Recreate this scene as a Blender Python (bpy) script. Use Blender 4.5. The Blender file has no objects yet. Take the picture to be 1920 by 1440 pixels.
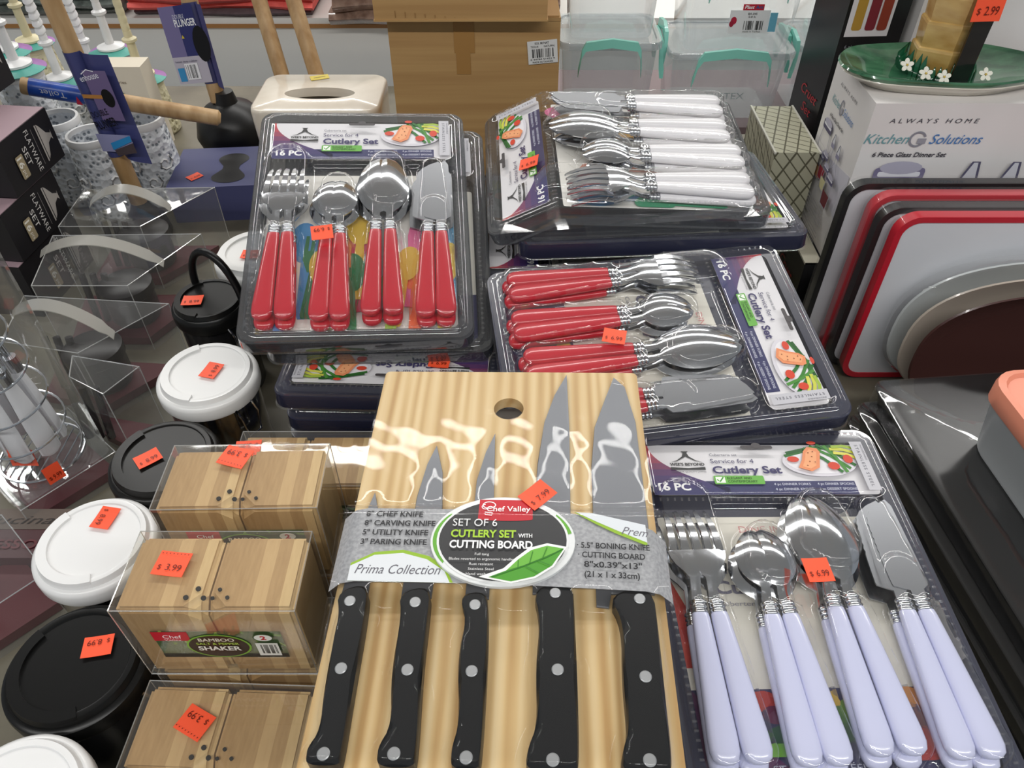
import bpy, bmesh, math, random
import numpy as np
from mathutils import Matrix, Vector, Euler
random.seed(7); rng = np.random.RandomState(5)
S = bpy.context.scene
COL = S.collection
# ------------------------------------------------------------------ camera
F, PITCH, CH = 1442.0, math.radians(44), 0.64          # focal length in px of a 1920 frame, pitch below horizontal, height above the table
cam = bpy.data.cameras.new('camera'); co = bpy.data.objects.new('camera', cam); COL.objects.link(co)
cam.sensor_fit = 'HORIZONTAL'; cam.sensor_width = 36; cam.lens = 36*F/1920; cam.clip_start = .01
co.location = (0, 0, CH); co.rotation_euler = (math.radians(90)-PITCH, 0, 0); S.camera = co
# ------------------------------------------------------------------ light
w = bpy.data.worlds.new('store'); S.world = w; w.use_nodes = True
w.node_tree.nodes['Background'].inputs[0].default_value = (.86, .93, 1, 1)
w.node_tree.nodes['Background'].inputs[1].default_value = .36
def tube_light(x, y, z, lx, ly, e):
    l = bpy.data.lights.new('ceiling_tube', 'AREA'); l.shape = 'RECTANGLE'; l.size = lx; l.size_y = ly; l.energy = e; l.color = (1, .985, .955)
    o = bpy.data.objects.new('ceiling_tube', l); COL.objects.link(o); o.location = (x, y, z)
for ty in (-.75, 2.03, 4.0):
    tube_light(.1, ty, 1.95, 5.4, .11, 74)
vs = S.view_settings; vs.view_transform = 'Standard'; vs.look = 'None'; vs.gamma = 1; vs.exposure = -.26; vs.use_curve_mapping = False
S.cycles.transparent_max_bounces = 24
S.cycles.max_bounces = 10
# ------------------------------------------------------------------ pixel helpers (pixel + a plane it lies on -> point)
_FW = np.array([0, math.cos(PITCH), -math.sin(PITCH)]); _DN = np.array([0, -math.sin(PITCH), -math.cos(PITCH)]); _C = np.array([0, 0, CH])
def ray(px, py): return _FW + np.array([1., 0, 0])*(px-960)/F + _DN*(py-720)/F
def atz(px, py, z): r = ray(px, py); return _C + r*((z-CH)/r[2])
def aty(px, py, y): r = ray(px, py); return _C + r*(y/r[1])
# ------------------------------------------------------------------ materials
_M = {}
def lin(c):
    if isinstance(c, str): c = tuple(int(c[i:i+2], 16)/255 for i in (0, 2, 4))
    return tuple((v/12.92 if v <= .04045 else ((v+.055)/1.055)**2.4) for v in c)
def mat(key, col='888888', rough=.5, metal=0, coat=0, spec=.5, nodes=None, trans=0, sss=0):
    if key in _M: return _M[key]
    m = bpy.data.materials.new(key); m.use_nodes = True; nt = m.node_tree; b = nt.nodes['Principled BSDF']
    b.inputs['Base Color'].default_value = (*lin(col), 1); b.inputs['Roughness'].default_value = rough
    b.inputs['Metallic'].default_value = metal; b.inputs['Coat Weight'].default_value = coat
    b.inputs['Specular IOR Level'].default_value = spec; b.inputs['Transmission Weight'].default_value = trans
    if nodes: nodes(nt, b)
    _M[key] = m; return m
def nd(nt, t, **kw):
    n = nt.nodes.new(t)
    for k, v in kw.items():
        if k in n.inputs: n.inputs[k].default_value = v
        else: setattr(n, k, v)
    return n
def objco(nt, scale=(1, 1, 1), rot=(0, 0, 0)):
    tc = nd(nt, 'ShaderNodeTexCoord'); mp = nd(nt, 'ShaderNodeMapping'); mp.inputs['Scale'].default_value = scale; mp.inputs['Rotation'].default_value = rot
    nt.links.new(tc.outputs['Object'], mp.inputs[0]); return mp.outputs[0]
def ramp(nt, fac, cols):
    r = nd(nt, 'ShaderNodeValToRGB'); e = r.color_ramp.elements
    while len(e) < len(cols): e.new(.5)
    for q, (p, c) in zip(e, cols): q.position = p; q.color = (*lin(c), 1)
    nt.links.new(fac, r.inputs[0]); return r.outputs[0]
def bump(nt, b, h, s=.2, d=.001):
    n = nd(nt, 'ShaderNodeBump', Strength=s, Distance=d); nt.links.new(h, n.inputs['Height']); nt.links.new(n.outputs[0], b.inputs['Normal'])
def noisecol(c1, c2, scale=(20, 20, 20), detail=4, bs=0, lo=.35, hi=.65):
    def f(nt, b):
        n = nd(nt, 'ShaderNodeTexNoise', Scale=1., Detail=detail); nt.links.new(objco(nt, scale), n.inputs['Vector'])
        nt.links.new(ramp(nt, n.outputs[0], [(lo, c1), (hi, c2)]), b.inputs['Base Color'])
        if bs: bump(nt, b, n.outputs[0], bs)
    return f
def clear(key, tint='f4f6f8', base=.05, haze=.02, rough=.04, bumps=0, bscale=60, hazecol='ffffff', power=4.):
    """thin clear plastic sheet: lets light straight through, mirrors more at grazing angles"""
    if key in _M: return _M[key]
    m = bpy.data.materials.new(key); m.use_nodes = True; nt = m.node_tree; nt.nodes.remove(nt.nodes['Principled BSDF']); L = nt.links
    out = nt.nodes['Material Output']; t = nd(nt, 'ShaderNodeBsdfTransparent'); t.inputs[0].default_value = (*lin(tint), 1)
    d = nd(nt, 'ShaderNodeBsdfDiffuse'); d.inputs[0].default_value = (*lin(hazecol), 1)
    g = nd(nt, 'ShaderNodeBsdfGlossy', Roughness=rough); g.inputs[0].default_value = (1, 1, 1, 1)
    lw = nd(nt, 'ShaderNodeLayerWeight', Blend=.5); pw = nd(nt, 'ShaderNodeMath', operation='POWER'); pw.inputs[1].default_value = power
    L.new(lw.outputs['Facing'], pw.inputs[0]); ma = nd(nt, 'ShaderNodeMath', operation='MULTIPLY_ADD'); ma.inputs[1].default_value = .75; ma.inputs[2].default_value = base
    L.new(pw.outputs[0], ma.inputs[0]); m1 = nd(nt, 'ShaderNodeMixShader'); m1.inputs[0].default_value = haze; L.new(t.outputs[0], m1.inputs[1]); L.new(d.outputs[0], m1.inputs[2])
    m2 = nd(nt, 'ShaderNodeMixShader'); L.new(ma.outputs[0], m2.inputs[0]); L.new(m1.outputs[0], m2.inputs[1]); L.new(g.outputs[0], m2.inputs[2]); L.new(m2.outputs[0], out.inputs[0])
    if bumps:
        n = nd(nt, 'ShaderNodeTexNoise', Scale=bscale, Detail=2.); L.new(objco(nt), n.inputs['Vector'])
        b = nd(nt, 'ShaderNodeBump', Strength=bumps, Distance=.002); L.new(n.outputs[0], b.inputs['Height'])
        for q in (g, lw): L.new(b.outputs[0], q.inputs['Normal'])
    _M[key] = m; return m
def ink(c): return mat('ink_'+c, c, .38, spec=.35)
def wood(c1, c2, c3, sx):
    def f(nt, b):
        v = objco(nt, (sx, sx*.045, sx)); n = nd(nt, 'ShaderNodeTexNoise', Scale=1.2, Detail=3., Distortion=.4); nt.links.new(v, n.inputs['Vector'])
        wv = nd(nt, 'ShaderNodeTexWave', Scale=.5, Distortion=9., Detail=3.); wv.inputs['Detail Scale'].default_value = .6; nt.links.new(v, wv.inputs['Vector'])
        mx = nd(nt, 'ShaderNodeMix', data_type='FLOAT'); mx.inputs[0].default_value = .3; nt.links.new(n.outputs[0], mx.inputs[2]); nt.links.new(wv.outputs[0], mx.inputs[3])
        nt.links.new(ramp(nt, mx.outputs[0], [(.28, c1), (.5, c2), (.72, c3)]), b.inputs['Base Color']); bump(nt, b, n.outputs[0], .08)
    return f
def bamboo(nt, b):
    L = nt.links; tc = nd(nt, 'ShaderNodeTexCoord'); sp = nd(nt, 'ShaderNodeSeparateXYZ'); L.new(tc.outputs['Object'], sp.inputs[0])
    m = nd(nt, 'ShaderNodeMath', operation='MULTIPLY'); m.inputs[1].default_value = 105.; L.new(sp.outputs[0], m.inputs[0])
    fl = nd(nt, 'ShaderNodeMath', operation='FLOOR'); L.new(m.outputs[0], fl.inputs[0])
    wn = nd(nt, 'ShaderNodeTexWhiteNoise', noise_dimensions='1D'); L.new(fl.outputs[0], wn.inputs['W'])
    n = nd(nt, 'ShaderNodeTexNoise', Scale=1., Detail=3.); L.new(objco(nt, (450, 60, 60)), n.inputs['Vector'])
    mx = nd(nt, 'ShaderNodeMix', data_type='FLOAT'); mx.inputs[0].default_value = .35; L.new(wn.outputs[0], mx.inputs[2]); L.new(n.outputs[0], mx.inputs[3])
    L.new(ramp(nt, mx.outputs[0], [(.12, 'a88455'), (.5, 'c6a373'), (.88, 'd9bb88')]), b.inputs['Base Color'])
def lattice(c, dark):
    def f(nt, b):
        v = nd(nt, 'ShaderNodeTexVoronoi', Scale=1.); nt.links.new(objco(nt, (120, 120, 120)), v.inputs['Vector'])
        nt.links.new(ramp(nt, v.outputs['Distance'], [(.22, dark), (.36, c)]), b.inputs['Base Color']); bump(nt, b, v.outputs['Distance'], .9, .004)
    return f
CHROME = mat('polished_steel', 'd4d6da', .12, 1)
STEEL = mat('brushed_blade_steel', '9a9ca0', .3, 1)
KNIFE_STEEL = mat('coated_blade_steel', '77797e', .42, .55)
WHITEP = mat('white_plastic', 'e9e9e9', .28, coat=.2)
BLACKP = mat('black_plastic', '0e0e0f', .32, spec=.3)
CLEAR = clear('clear_blister', 'fdfdfd', base=.06, haze=.02, rough=.05)
CLEARBOX = clear('clear_box_plastic', 'f6f7f7', base=.05, haze=.035, rough=.04, bumps=.12, bscale=25)
CLEARBOX2 = clear('clear_shaker_box_plastic', 'fafaf7', base=.045, haze=.03, rough=.03, bumps=.1, bscale=14)
FILM = clear('shrink_film', 'fbfbfb', base=.014, haze=.008, rough=.05, bumps=.05, bscale=30, power=5.)
FROST = clear('frosted_tub_plastic', 'f2f4f5', base=.08, haze=.15, rough=.12, hazecol='dfe6ea')
ORANGE = mat('orange_sticker', 'ff5a34', .5)
# ------------------------------------------------------------------ mesh builder
class MB:
    def __init__(s): s.v = []; s.f = []; s.m = []; s.mats = []; s.X = Matrix()
    def mi(s, m):
        if m not in s.mats: s.mats.append(m)
        return s.mats.index(m)
    def add(s, vs, fs, m=None, X=None):
        k = len(s.v); X = s.X @ X if X is not None else s.X; idt = X == Matrix()
        s.v += [tuple(p) for p in vs] if idt else [tuple(X @ Vector(p)) for p in vs]
        i = s.mi(m); s.f += [tuple(a+k for a in f) for f in fs]; s.m += [i]*len(fs); return s
    def box(s, x0, x1, y0, y1, z0, z1, m=None, X=None):
        V = [(x, y, z) for z in (z0, z1) for y in (y0, y1) for x in (x0, x1)]
        return s.add(V, [(0, 2, 3, 1), (4, 5, 7, 6), (0, 1, 5, 4), (2, 6, 7, 3), (0, 4, 6, 2), (1, 3, 7, 5)], m, X)
    def loft(s, rings, m=None, cap=(1, 1), closed=True, X=None):
        n = len(rings[0]); V = [p for r in rings for p in r]; Fs = []
        for i in range(len(rings)-1):
            for j in range(n if closed else n-1):
                k = (j+1) % n; Fs.append((i*n+j, i*n+k, (i+1)*n+k, (i+1)*n+j))
        if cap[0]: Fs.append(tuple(range(n-1, -1, -1)))
        if cap[1]: Fs.append(tuple(range((len(rings)-1)*n, len(rings)*n)))
        return s.add(V, Fs, m, X)
    def lathe(s, prof, m=None, seg=32, X=None, cap=(1, 1), sx=1, sy=1):
        return s.loft([[(r*sx*math.cos(2*math.pi*j/seg), r*sy*math.sin(2*math.pi*j/seg), z) for j in range(seg)] for r, z in prof], m, cap, X=X)
    def tube(s, pts, r, m=None, seg=8, cap=(1, 1), closed=False):
        pts = [Vector(p) for p in pts]; rings = []; up = Vector((0, 0, 1)); n = len(pts)
        for i, p in enumerate(pts):
            t = (pts[min(i+1, n-1)]-pts[max(i-1, 0)]).normalized()
            a = t.cross(up); a = t.cross(Vector((1, 0, 0))) if a.length < 1e-3 else a; a.normalize(); b = t.cross(a).normalized()
            ri = r[i] if isinstance(r, (list, tuple)) else r
            rings.append([p+a*ri*math.cos(2*math.pi*j/seg)+b*ri*math.sin(2*math.pi*j/seg) for j in range(seg)])
        return s.loft(rings, m, cap)
    def prism(s, poly, z0, z1, m=None, X=None, inset=0):
        n = len(poly); c = Vector((sum(p[0] for p in poly)/n, sum(p[1] for p in poly)/n))
        def ins(p):
            d = Vector(p)-c; l = d.length; d = d*max(0, (l-inset)/l) if l else d; return c+d
        rings = [[(x, y, z0) for x, y in poly], [(x, y, z1-inset) for x, y in poly]]
        if inset: rings.append([(*ins(p), z1) for p in poly])
        return s.loft(rings, m, X=X)
    def build(s, name, m=None, parent=None, smooth=0, bend=None, loc=None, rot=None, tri=False):
        me = bpy.data.meshes.new(name); V = [bend(p) for p in s.v] if bend else s.v
        me.from_pydata(V, [], s.f)
        for q in (s.mats if (s.mats and s.mats != [None]) else [m]): me.materials.append(q if q else m)
        if len(s.mats) > 1: me.polygons.foreach_set('material_index', s.m)
        if smooth:
            me.polygons.foreach_set('use_smooth', [True]*len(me.polygons))
            if smooth < 3: me.set_sharp_from_angle(angle=smooth)
        bm = bmesh.new(); bm.from_mesh(me); bmesh.ops.recalc_face_normals(bm, faces=bm.faces); bm.to_mesh(me); bm.free()
        me.update(); return link(name, me, parent, loc, rot)
def link(name, me, parent=None, loc=None, rot=None):
    o = bpy.data.objects.new(name, me); COL.objects.link(o); o.parent = parent
    if loc is not None: o.location = loc
    if rot is not None: o.rotation_euler = rot
    return o
def tag(o, label, cat, group=None):
    o['label'] = label; o['category'] = cat
    if group: o['group'] = group
    return o
def thing(name, label, cat, loc=(0, 0, 0), rot=(0, 0, 0), group=None):
    o = link(name, None, None, loc, rot); o.empty_display_size = .02; return tag(o, label, cat, group)
def struct(o): o['kind'] = 'structure'; return o
def copytree(o, parent=None):
    c = o.copy(); COL.objects.link(c); c.parent = parent
    for ch in list(o.children): copytree(ch, c)
    return c
def rrect(x0, x1, y0, y1, r, n=5):
    P = []
    for cx, cy, a0 in ((x1-r, y1-r, 0), (x0+r, y1-r, 90), (x0+r, y0+r, 180), (x1-r, y0+r, 270)):
        for k in range(n+1): a = math.radians(a0+90*k/n); P.append((cx+r*math.cos(a), cy+r*math.sin(a)))
    return P
def ell(cx, cy, rx, ry, n=24, a0=0, a1=360, rot=0):
    P = []; full = a1-a0 >= 360
    for k in range(n if full else n+1):
        a = math.radians(a0+(a1-a0)*k/n); x, y = rx*math.cos(a), ry*math.sin(a); c, s = math.cos(math.radians(rot)), math.sin(math.radians(rot))
        P.append((cx+x*c-y*s, cy+x*s+y*c))
    return P
# ------------------------------------------------------------------ flat print (lettering and pictures) as thin inked shapes
_T = {}
def text_data(s, bold, shear, sp):
    k = (s, bold, shear, sp)
    if k not in _T:
        c = bpy.data.curves.new('lettering', 'FONT'); c.body = s; c.size = 1; c.offset = bold; c.shear = shear; c.resolution_u = 3; c.space_character = sp
        o = bpy.data.objects.new('lettering', c); me = bpy.data.meshes.new_from_object(o)
        V = np.array([v.co[:2] for v in me.vertices]) if len(me.vertices) else np.zeros((1, 2)); Fs = [tuple(p.vertices) for p in me.polygons]
        _T[k] = (V, Fs); bpy.data.objects.remove(o); bpy.data.curves.remove(c); bpy.data.meshes.remove(me)
    return _T[k]
class Print(MB):
    """shapes laid over each other on a card; frame X takes (x, y) of the card to the parent's space"""
    def __init__(s, X=None, step=.00012):
        super().__init__(); s.X = X or Matrix(); s.k = 0; s.step = step
    def z(s): s.k += 1; return s.k*s.step
    def poly(s, P, c, z=None):
        z = s.z() if z is None else z; return s.add([(x, y, z) for x, y in P], [tuple(range(len(P)))], ink(c))
    def rect(s, x0, x1, y0, y1, c): return s.poly([(x0, y0), (x1, y0), (x1, y1), (x0, y1)], c)
    def ring(s, cx, cy, rx, ry, t, c, a0=0, a1=360, n=28):
        z = s.z(); A = [math.radians(a0+(a1-a0)*k/n) for k in range(n+1)]
        V = [(cx+q*math.cos(a)*1, cy+p*math.sin(a), z) for q, p in ((rx, ry), (rx-t, ry-t)) for a in A]
        return s.add(V, [(k, k+1, n+2+k, n+1+k) for k in range(n)], ink(c))
    def line(s, pts, t, c, z=None):
        z = s.z() if z is None else z; V = []; n = len(pts)
        for i in range(n):
            d = Vector(pts[min(i+1, n-1)])-Vector(pts[max(i-1, 0)]); d.normalize(); q = Vector((-d.y, d.x))*t/2
            V += [(pts[i][0]+q.x, pts[i][1]+q.y, z), (pts[i][0]-q.x, pts[i][1]-q.y, z)]
        return s.add(V, [(2*i, 2*i+1, 2*i+3, 2*i+2) for i in range(n-1)], ink(c))
    def text(s, t, x, y, h, c, w=None, bold=0, shear=0, rot=0, sp=1, al=0):
        V, Fs = text_data(t, bold, shear, sp); k = h/.70; mn = V.min(0); mx = V.max(0); W = (mx[0]-mn[0])*k; sx = w/W if w else 1
        P = np.stack([(V[:, 0]-mn[0])*k*sx - al*(w or W), V[:, 1]*k], 1); a = math.radians(rot)
        z = s.z(); Q = [(x+p[0]*math.cos(a)-p[1]*math.sin(a), y+p[0]*math.sin(a)+p[1]*math.cos(a), z) for p in P]
        return s.add(Q, Fs, ink(c))
    def barcode(s, x0, x1, y0, y1, n=22):
        for k in range(n):
            if random.random() < .62: x = x0+(x1-x0)*k/n; s.poly([(x, y0), (x+(x1-x0)/n*random.choice((.5, .9)), y0), (x+(x1-x0)/n*.6, y1), (x, y1)], '1a1a1a', s.k*s.step+.00005)
    def build(s, name, parent=None, bend=None):
        if not s.f: return None
        me = bpy.data.meshes.new(name); me.from_pydata([bend(p) for p in s.v] if bend else s.v, [], s.f)
        for q in s.mats: me.materials.append(q)
        me.polygons.foreach_set('material_index', s.m); me.update(); return link(name, me, parent)
def sticker(parent, X, text='6.99', w=.0215, h=.0165, flip=False, dots=False):
    """orange price label, with its printed price"""
    b = MB(); b.X = X; n = 4; V = []
    pts = [(-w/2+w*i/n, sy*h/2, .0004*((i-2)/2)**2) for sy in (-1, 1) for i in range(n+1)]
    b.add(pts+[(x, y, z+.0003) for x, y, z in pts], [(i, i+1, n+2+i, n+1+i) for i in range(n)]+[(10+i, 11+i, 10+n+2+i, 10+n+1+i) for i in range(n)], ORANGE)
    o = b.build('price_sticker', ORANGE, parent); o['label'] = 'orange price sticker'
    p = Print(X @ Matrix.Translation((0, 0, .0008)) @ (Matrix.Rotation(math.pi, 4, 'Z') if flip else Matrix()))
    p.text('$', -w*.38, -h*.28, h*.2, '7a2410'); p.text(text, -w*.12, -h*.3, h*.27, '6a1c0c', w=w*.48)
    if dots:
        for k in range(8): q = -w*.42+w*.84*k/7; p.rect(q-.0003, q+.0003, h*.36, h*.41, '7a2410')
    t = p.build('printed_price', o); return o
def XF(loc, rz=0, rx=0, ry=0): return Matrix.Translation(loc) @ Euler((math.radians(rx), math.radians(ry), math.radians(rz))).to_matrix().to_4x4()
def R3(*a): return tuple(math.radians(v) for v in a)
# ================================================================== the setting
b = MB(); b.box(-1.5, 1.3, -.25, 1.52, -.03, 0)
table = struct(b.build('floor', mat('table_top', '6f6a5b', .45, nodes=noisecol('625d50', '7a7464', (9, 9, 9), 5)))); table['label'] = 'grey-beige table top of the shop display'
b = MB(); b.box(-3, 3, 1.5, 6, -.75, -.72); fl2 = struct(b.build('floor', mat('aisle_floor', '3a2a2a', .5, nodes=noisecol('2c1f20', '42302f', (6, 6, 6)))))
b = MB(); b.box(-4, 4, -3, 6, 1.99, 2.03); struct(b.build('ceiling', mat('ceiling_paint', 'd9d9d6', .8)))
b = MB(); b.box(-4, 4, 4.5, 4.6, -.75, 2); struct(b.build('wall_back', mat('wall_paint', 'c9c7c0', .8)))
# the neighbouring display table with its white apron
t = thing('display_table', 'white display table with brown edging behind the toilet brushes', 'table', (0, 1.72, 0))
b = MB(); b.box(-1.4, .8, 0, .02, -.105, .045); b.build('apron', mat('white_laminate', 'dedcd6', .4), t)
b = MB(); b.box(-1.4, .8, -.004, 1.0, .052, .064); b.build('table_top', mat('white_top', 'e2dfda', .4), t)
b = MB(); b.box(-1.4, .8, -.006, .02, .044, .052); b.build('edge_strip', mat('brown_edge', 'a5743f', .5), t)
for x in (-1.2, .6):
    b = MB(); b.box(x-.02, x+.02, .1, .14, -.72, .05); b.build('leg', BLACKP, t)
b = MB(); b.lathe([(.0045, 0), (.0045, .003)], BLACKP, 12, X=XF((-.66, -.002, -.02), rx=90)); b.build('screw', BLACKP, t)
def wavy_sheet(x0, x1, y0, y1, z0, z1, amp, seed):
    r = np.random.RandomState(seed); n = 14; ph = r.rand(4)*6; b = MB(); rings = []
    for i in range(n+1):
        x = x0+(x1-x0)*i/n; dz = (amp*math.sin(x*23+1)+amp*.5*math.sin(x*61+2))*.5; dy = .008*math.sin(x*17+ph[2]); rd = (z1-z0)*.45
        rings.append([(x, y0+dy+rd, z0+dz), (x, y0+dy, (z0+z1)/2+dz), (x, y0+dy+rd, z1+dz), (x, y1, z1+dz), (x, y1, z0+dz)])
    return b.loft(rings)
def linens(group, x0, x1, cols, z, h, lab, rough=.7, amp=.002, y0=1.716, names='folded_linen', coat=0):
    for k, c in enumerate(cols):
        m = mat('linen_'+c[0], c[0], rough, coat=coat, nodes=noisecol(c[0], c[1], (60, 60, 60), 3) if c[0] != c[1] else None)
        o = wavy_sheet(x0+random.uniform(-.01, .01), x1+random.uniform(-.01, .01), y0+random.uniform(0, .012), y0+.3, z, z+h, amp, k+int(abs(x0)*100)).build(names, m, smooth=1.0)
        tag(o, lab % c[2] if '%' in lab else lab, 'linen', group); z += h+.0012
linens('coral and pink folded placemats', -.80, -.42, [('57474c', '67575c', 'dark grey at the bottom'), ('ee6b63', 'e35d55', 'coral above the dark grey one'), ('c4544c', 'b84a44', 'brick red between the coral ones'), ('f07a6c', 'e66e62', 'light coral under the pinks'), ('ef86a0', 'e67a95', 'deep pink above the corals'), ('f29ab4', 'ea8fab', 'pale pink at the top')], .066, .0125, 'folded placemat of the bright pile, %s', y0=1.714)
linens('plastic wrapped grey linens', -1.25, -.83, [('6a706a', '484f4b', 'lowest of its pile'), ('87908a', '59605c', 'second from the bottom'), ('6f7670', '3f4743', 'in the middle of the pile'), ('9aa19c', '6f7772', 'light one second from the top'), ('7d857f', '525a56', 'topmost of its pile')], .066, .016, 'grey patterned linen folded in clear plastic wrap, %s', rough=.15, amp=.004, coat=.5)
linens('wood print sheets', -.37, .10, [('9a7f70', '745c50', 'lowest'), ('a58b7c', '84695c', 'middle'), ('b0988a', '90776a', 'top')], .066, .026, 'wood-print vinyl sheet wrapped in clear plastic, %s of its pile', rough=.12, amp=.003, coat=.6, y0=1.655)
# ================================================================== cutlery
def handle_mb():
    b = MB(); rings = []
    st = [(-.0, .0052, .0036), (-.004, .0056, .0040), (-.03, .0066, .0046), (-.06, .0077, .0050), (-.082, .0086, .0052), (-.090, .0084, .0050), (-.0945, .0070, .0042), (-.0968, .0042, .0026), (-.0975, .0012, .001)]
    for y, wx, wz in st: rings.append([(1.1*wx*math.copysign(abs(math.cos(a))**.75, math.cos(a)), y, wz*math.copysign(abs(math.sin(a))**.75, math.sin(a))) for a in [2*math.pi*k/16 for k in range(16)]])
    return b.loft(rings)
def ferrule_mb():
    b = MB(); rings = []
    for k in range(3):
        y0 = .0+k*.0034
        for dy, g in ((0, .9), (.0006, 1.06), (.0017, 1.12), (.0028, 1.06), (.0033, .9)): rings.append((y0+dy, g))
    return b.loft([[(.0054*g*math.cos(2*math.pi*k/14), y, .0039*g*math.sin(2*math.pi*k/14)) for k in range(14)] for y, g in rings])
def bowl_loft(st, th=.0011, n=9):
    b = MB(); rings = []
    for y, hw, zc, d in st:
        top = [(hw*(2*k/(n-1)-1), y, zc-d*(2*k/(n-1)-1)**2) for k in range(n)]
        rings.append(top+[(x, y, z-th) for x, y, z in reversed(top)])
    return b.loft(rings)
def spoon_mb(Ln, hw, dep):
    st = [(.009, .0042, .000, .0004), (.016, .0034, .0005, .0004), (.022, .0032, .0022, .0004)]
    y0 = .022; N = 18
    for i in range(1, N+1):
        u = i/N; wdt = hw*(math.sin(math.pi*min(1, u**.86*.995+.0))**.62) if u < 1 else .0004
        wdt = max(wdt, .0034*(1-u)**2+.0004); z = .0022+(dep)*math.sin(math.pi*u)**.8*.62 - .0028*u*u
        st.append((y0+(Ln-y0)*u, wdt, z, dep*.55*(wdt/hw)**1.4))
    return bowl_loft(st)
def fork_mb(Ln, hw):
    st = [(.009, .0042, .0, .0003), (.018, .0033, .0012, .0003), (.026, .0036, .0042, .0004), (.031, .0075, .0052, .0008), (.036, .0120, .0056, .0016), (.042, .0150, .0056, .0022), (.048, hw, .0052, .0024)]
    b = bowl_loft(st); t0 = .0475
    for k in range(4):
        c = -hw+hw*2*(k+.5)/4; tw = hw/4*.66; rings = []
        for u in np.linspace(0, 1, 9):
            y = t0+(Ln-t0)*u; ww = tw*(1-.35*u) if u < .97 else tw*.25; cc = c*(1-.03*u); e = (c/hw)**2*.0024; z = .0052-e-.009*u*u+.0012*math.sin(math.pi*u)
            rings.append([(cc-ww, y, z), (cc+ww, y, z), (cc+ww, y, z-.0014), (cc-ww, y, z-.0014)])
        b.loft(rings)
    return b
def tableknife_mb(Ln):
    b = MB(); P = [(-.0045, .008), (-.0042, .016), (-.015, .020)]
    for i in range(26):
        u = i/25; x = -.0155+.004*u**2+.0155*max(0, (u-.72)/.28)**2.2; P.append((x+(.0007 if i % 2 and u > .35 else 0), .022+(Ln-.024)*u))
    P += [(.0085, Ln), (.0115, Ln-.006), (.0115, .03), (.0105, .02), (.0048, .016), (.0045, .008)]
    return b.prism(P, -.0006, .0006)
HANDLE, FERR = handle_mb(), ferrule_mb()
_o = {}
def meshof(k, mb, m, sm):
    o = mb.build(k, m, smooth=sm); me = o.data; bpy.data.objects.remove(o); return me
ME = dict(fork=meshof('fork', fork_mb(.088, .0165), CHROME, .6), teaspoon=meshof('teaspoon', spoon_mb(.070, .0168, .010), CHROME, .8),
          spoon=meshof('dinner_spoon', spoon_mb(.096, .0205, .012), CHROME, .8), knife=meshof('table_knife', tableknife_mb(.094), STEEL, 0), ferrule=meshof('ferrule', FERR, CHROME, .7))
def handle_mesh(c):
    k = 'handle_'+c
    if k not in ME: ME[k] = meshof('handle', HANDLE, mat('handle_'+c, c, .22, coat=.4), .8)
    return ME[k]
# columns: kind, ferrule y, (x at ferrule, x at handle end) of the two upper and the two lower pieces
COLS = [('fork', -.030, [(-.0795, -.0835), (-.0665, -.0630)]), ('teaspoon', -.032, [(-.0300, -.0335), (-.0175, -.0145)]),
        ('spoon', -.027, [(.0160, .0125), (.0300, .0335)]), ('knife', -.030, [(.0660, .0620), (.0790, .0815)])]
PW, PL = .21, .288
def piece(parent, kind, col, xt, xb, yf, z, pitch=0):
    a = math.atan2(xb-xt, .0975)
    o = link(dict(fork='fork', teaspoon='teaspoon', spoon='dinner_spoon', knife='table_knife')[kind], ME[kind], parent, (xt, yf, z), (pitch, 0, a))
    link('ferrule', ME['ferrule'], o); link('handle', handle_mesh(col), o); return o
def cutlery(parent, col, order=COLS):
    for kind, yf, xs in order:
        for j, (xt, xb) in enumerate(xs): piece(parent, kind, col, xt+(-.0025 if j == 0 else .0012), xb+(-.001 if j else .001), yf-.0045, -.0010)
        for j, (xt, xb) in enumerate(xs): piece(parent, kind, col, xt, xb, yf, .0085 + (.0006*j))
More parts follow.
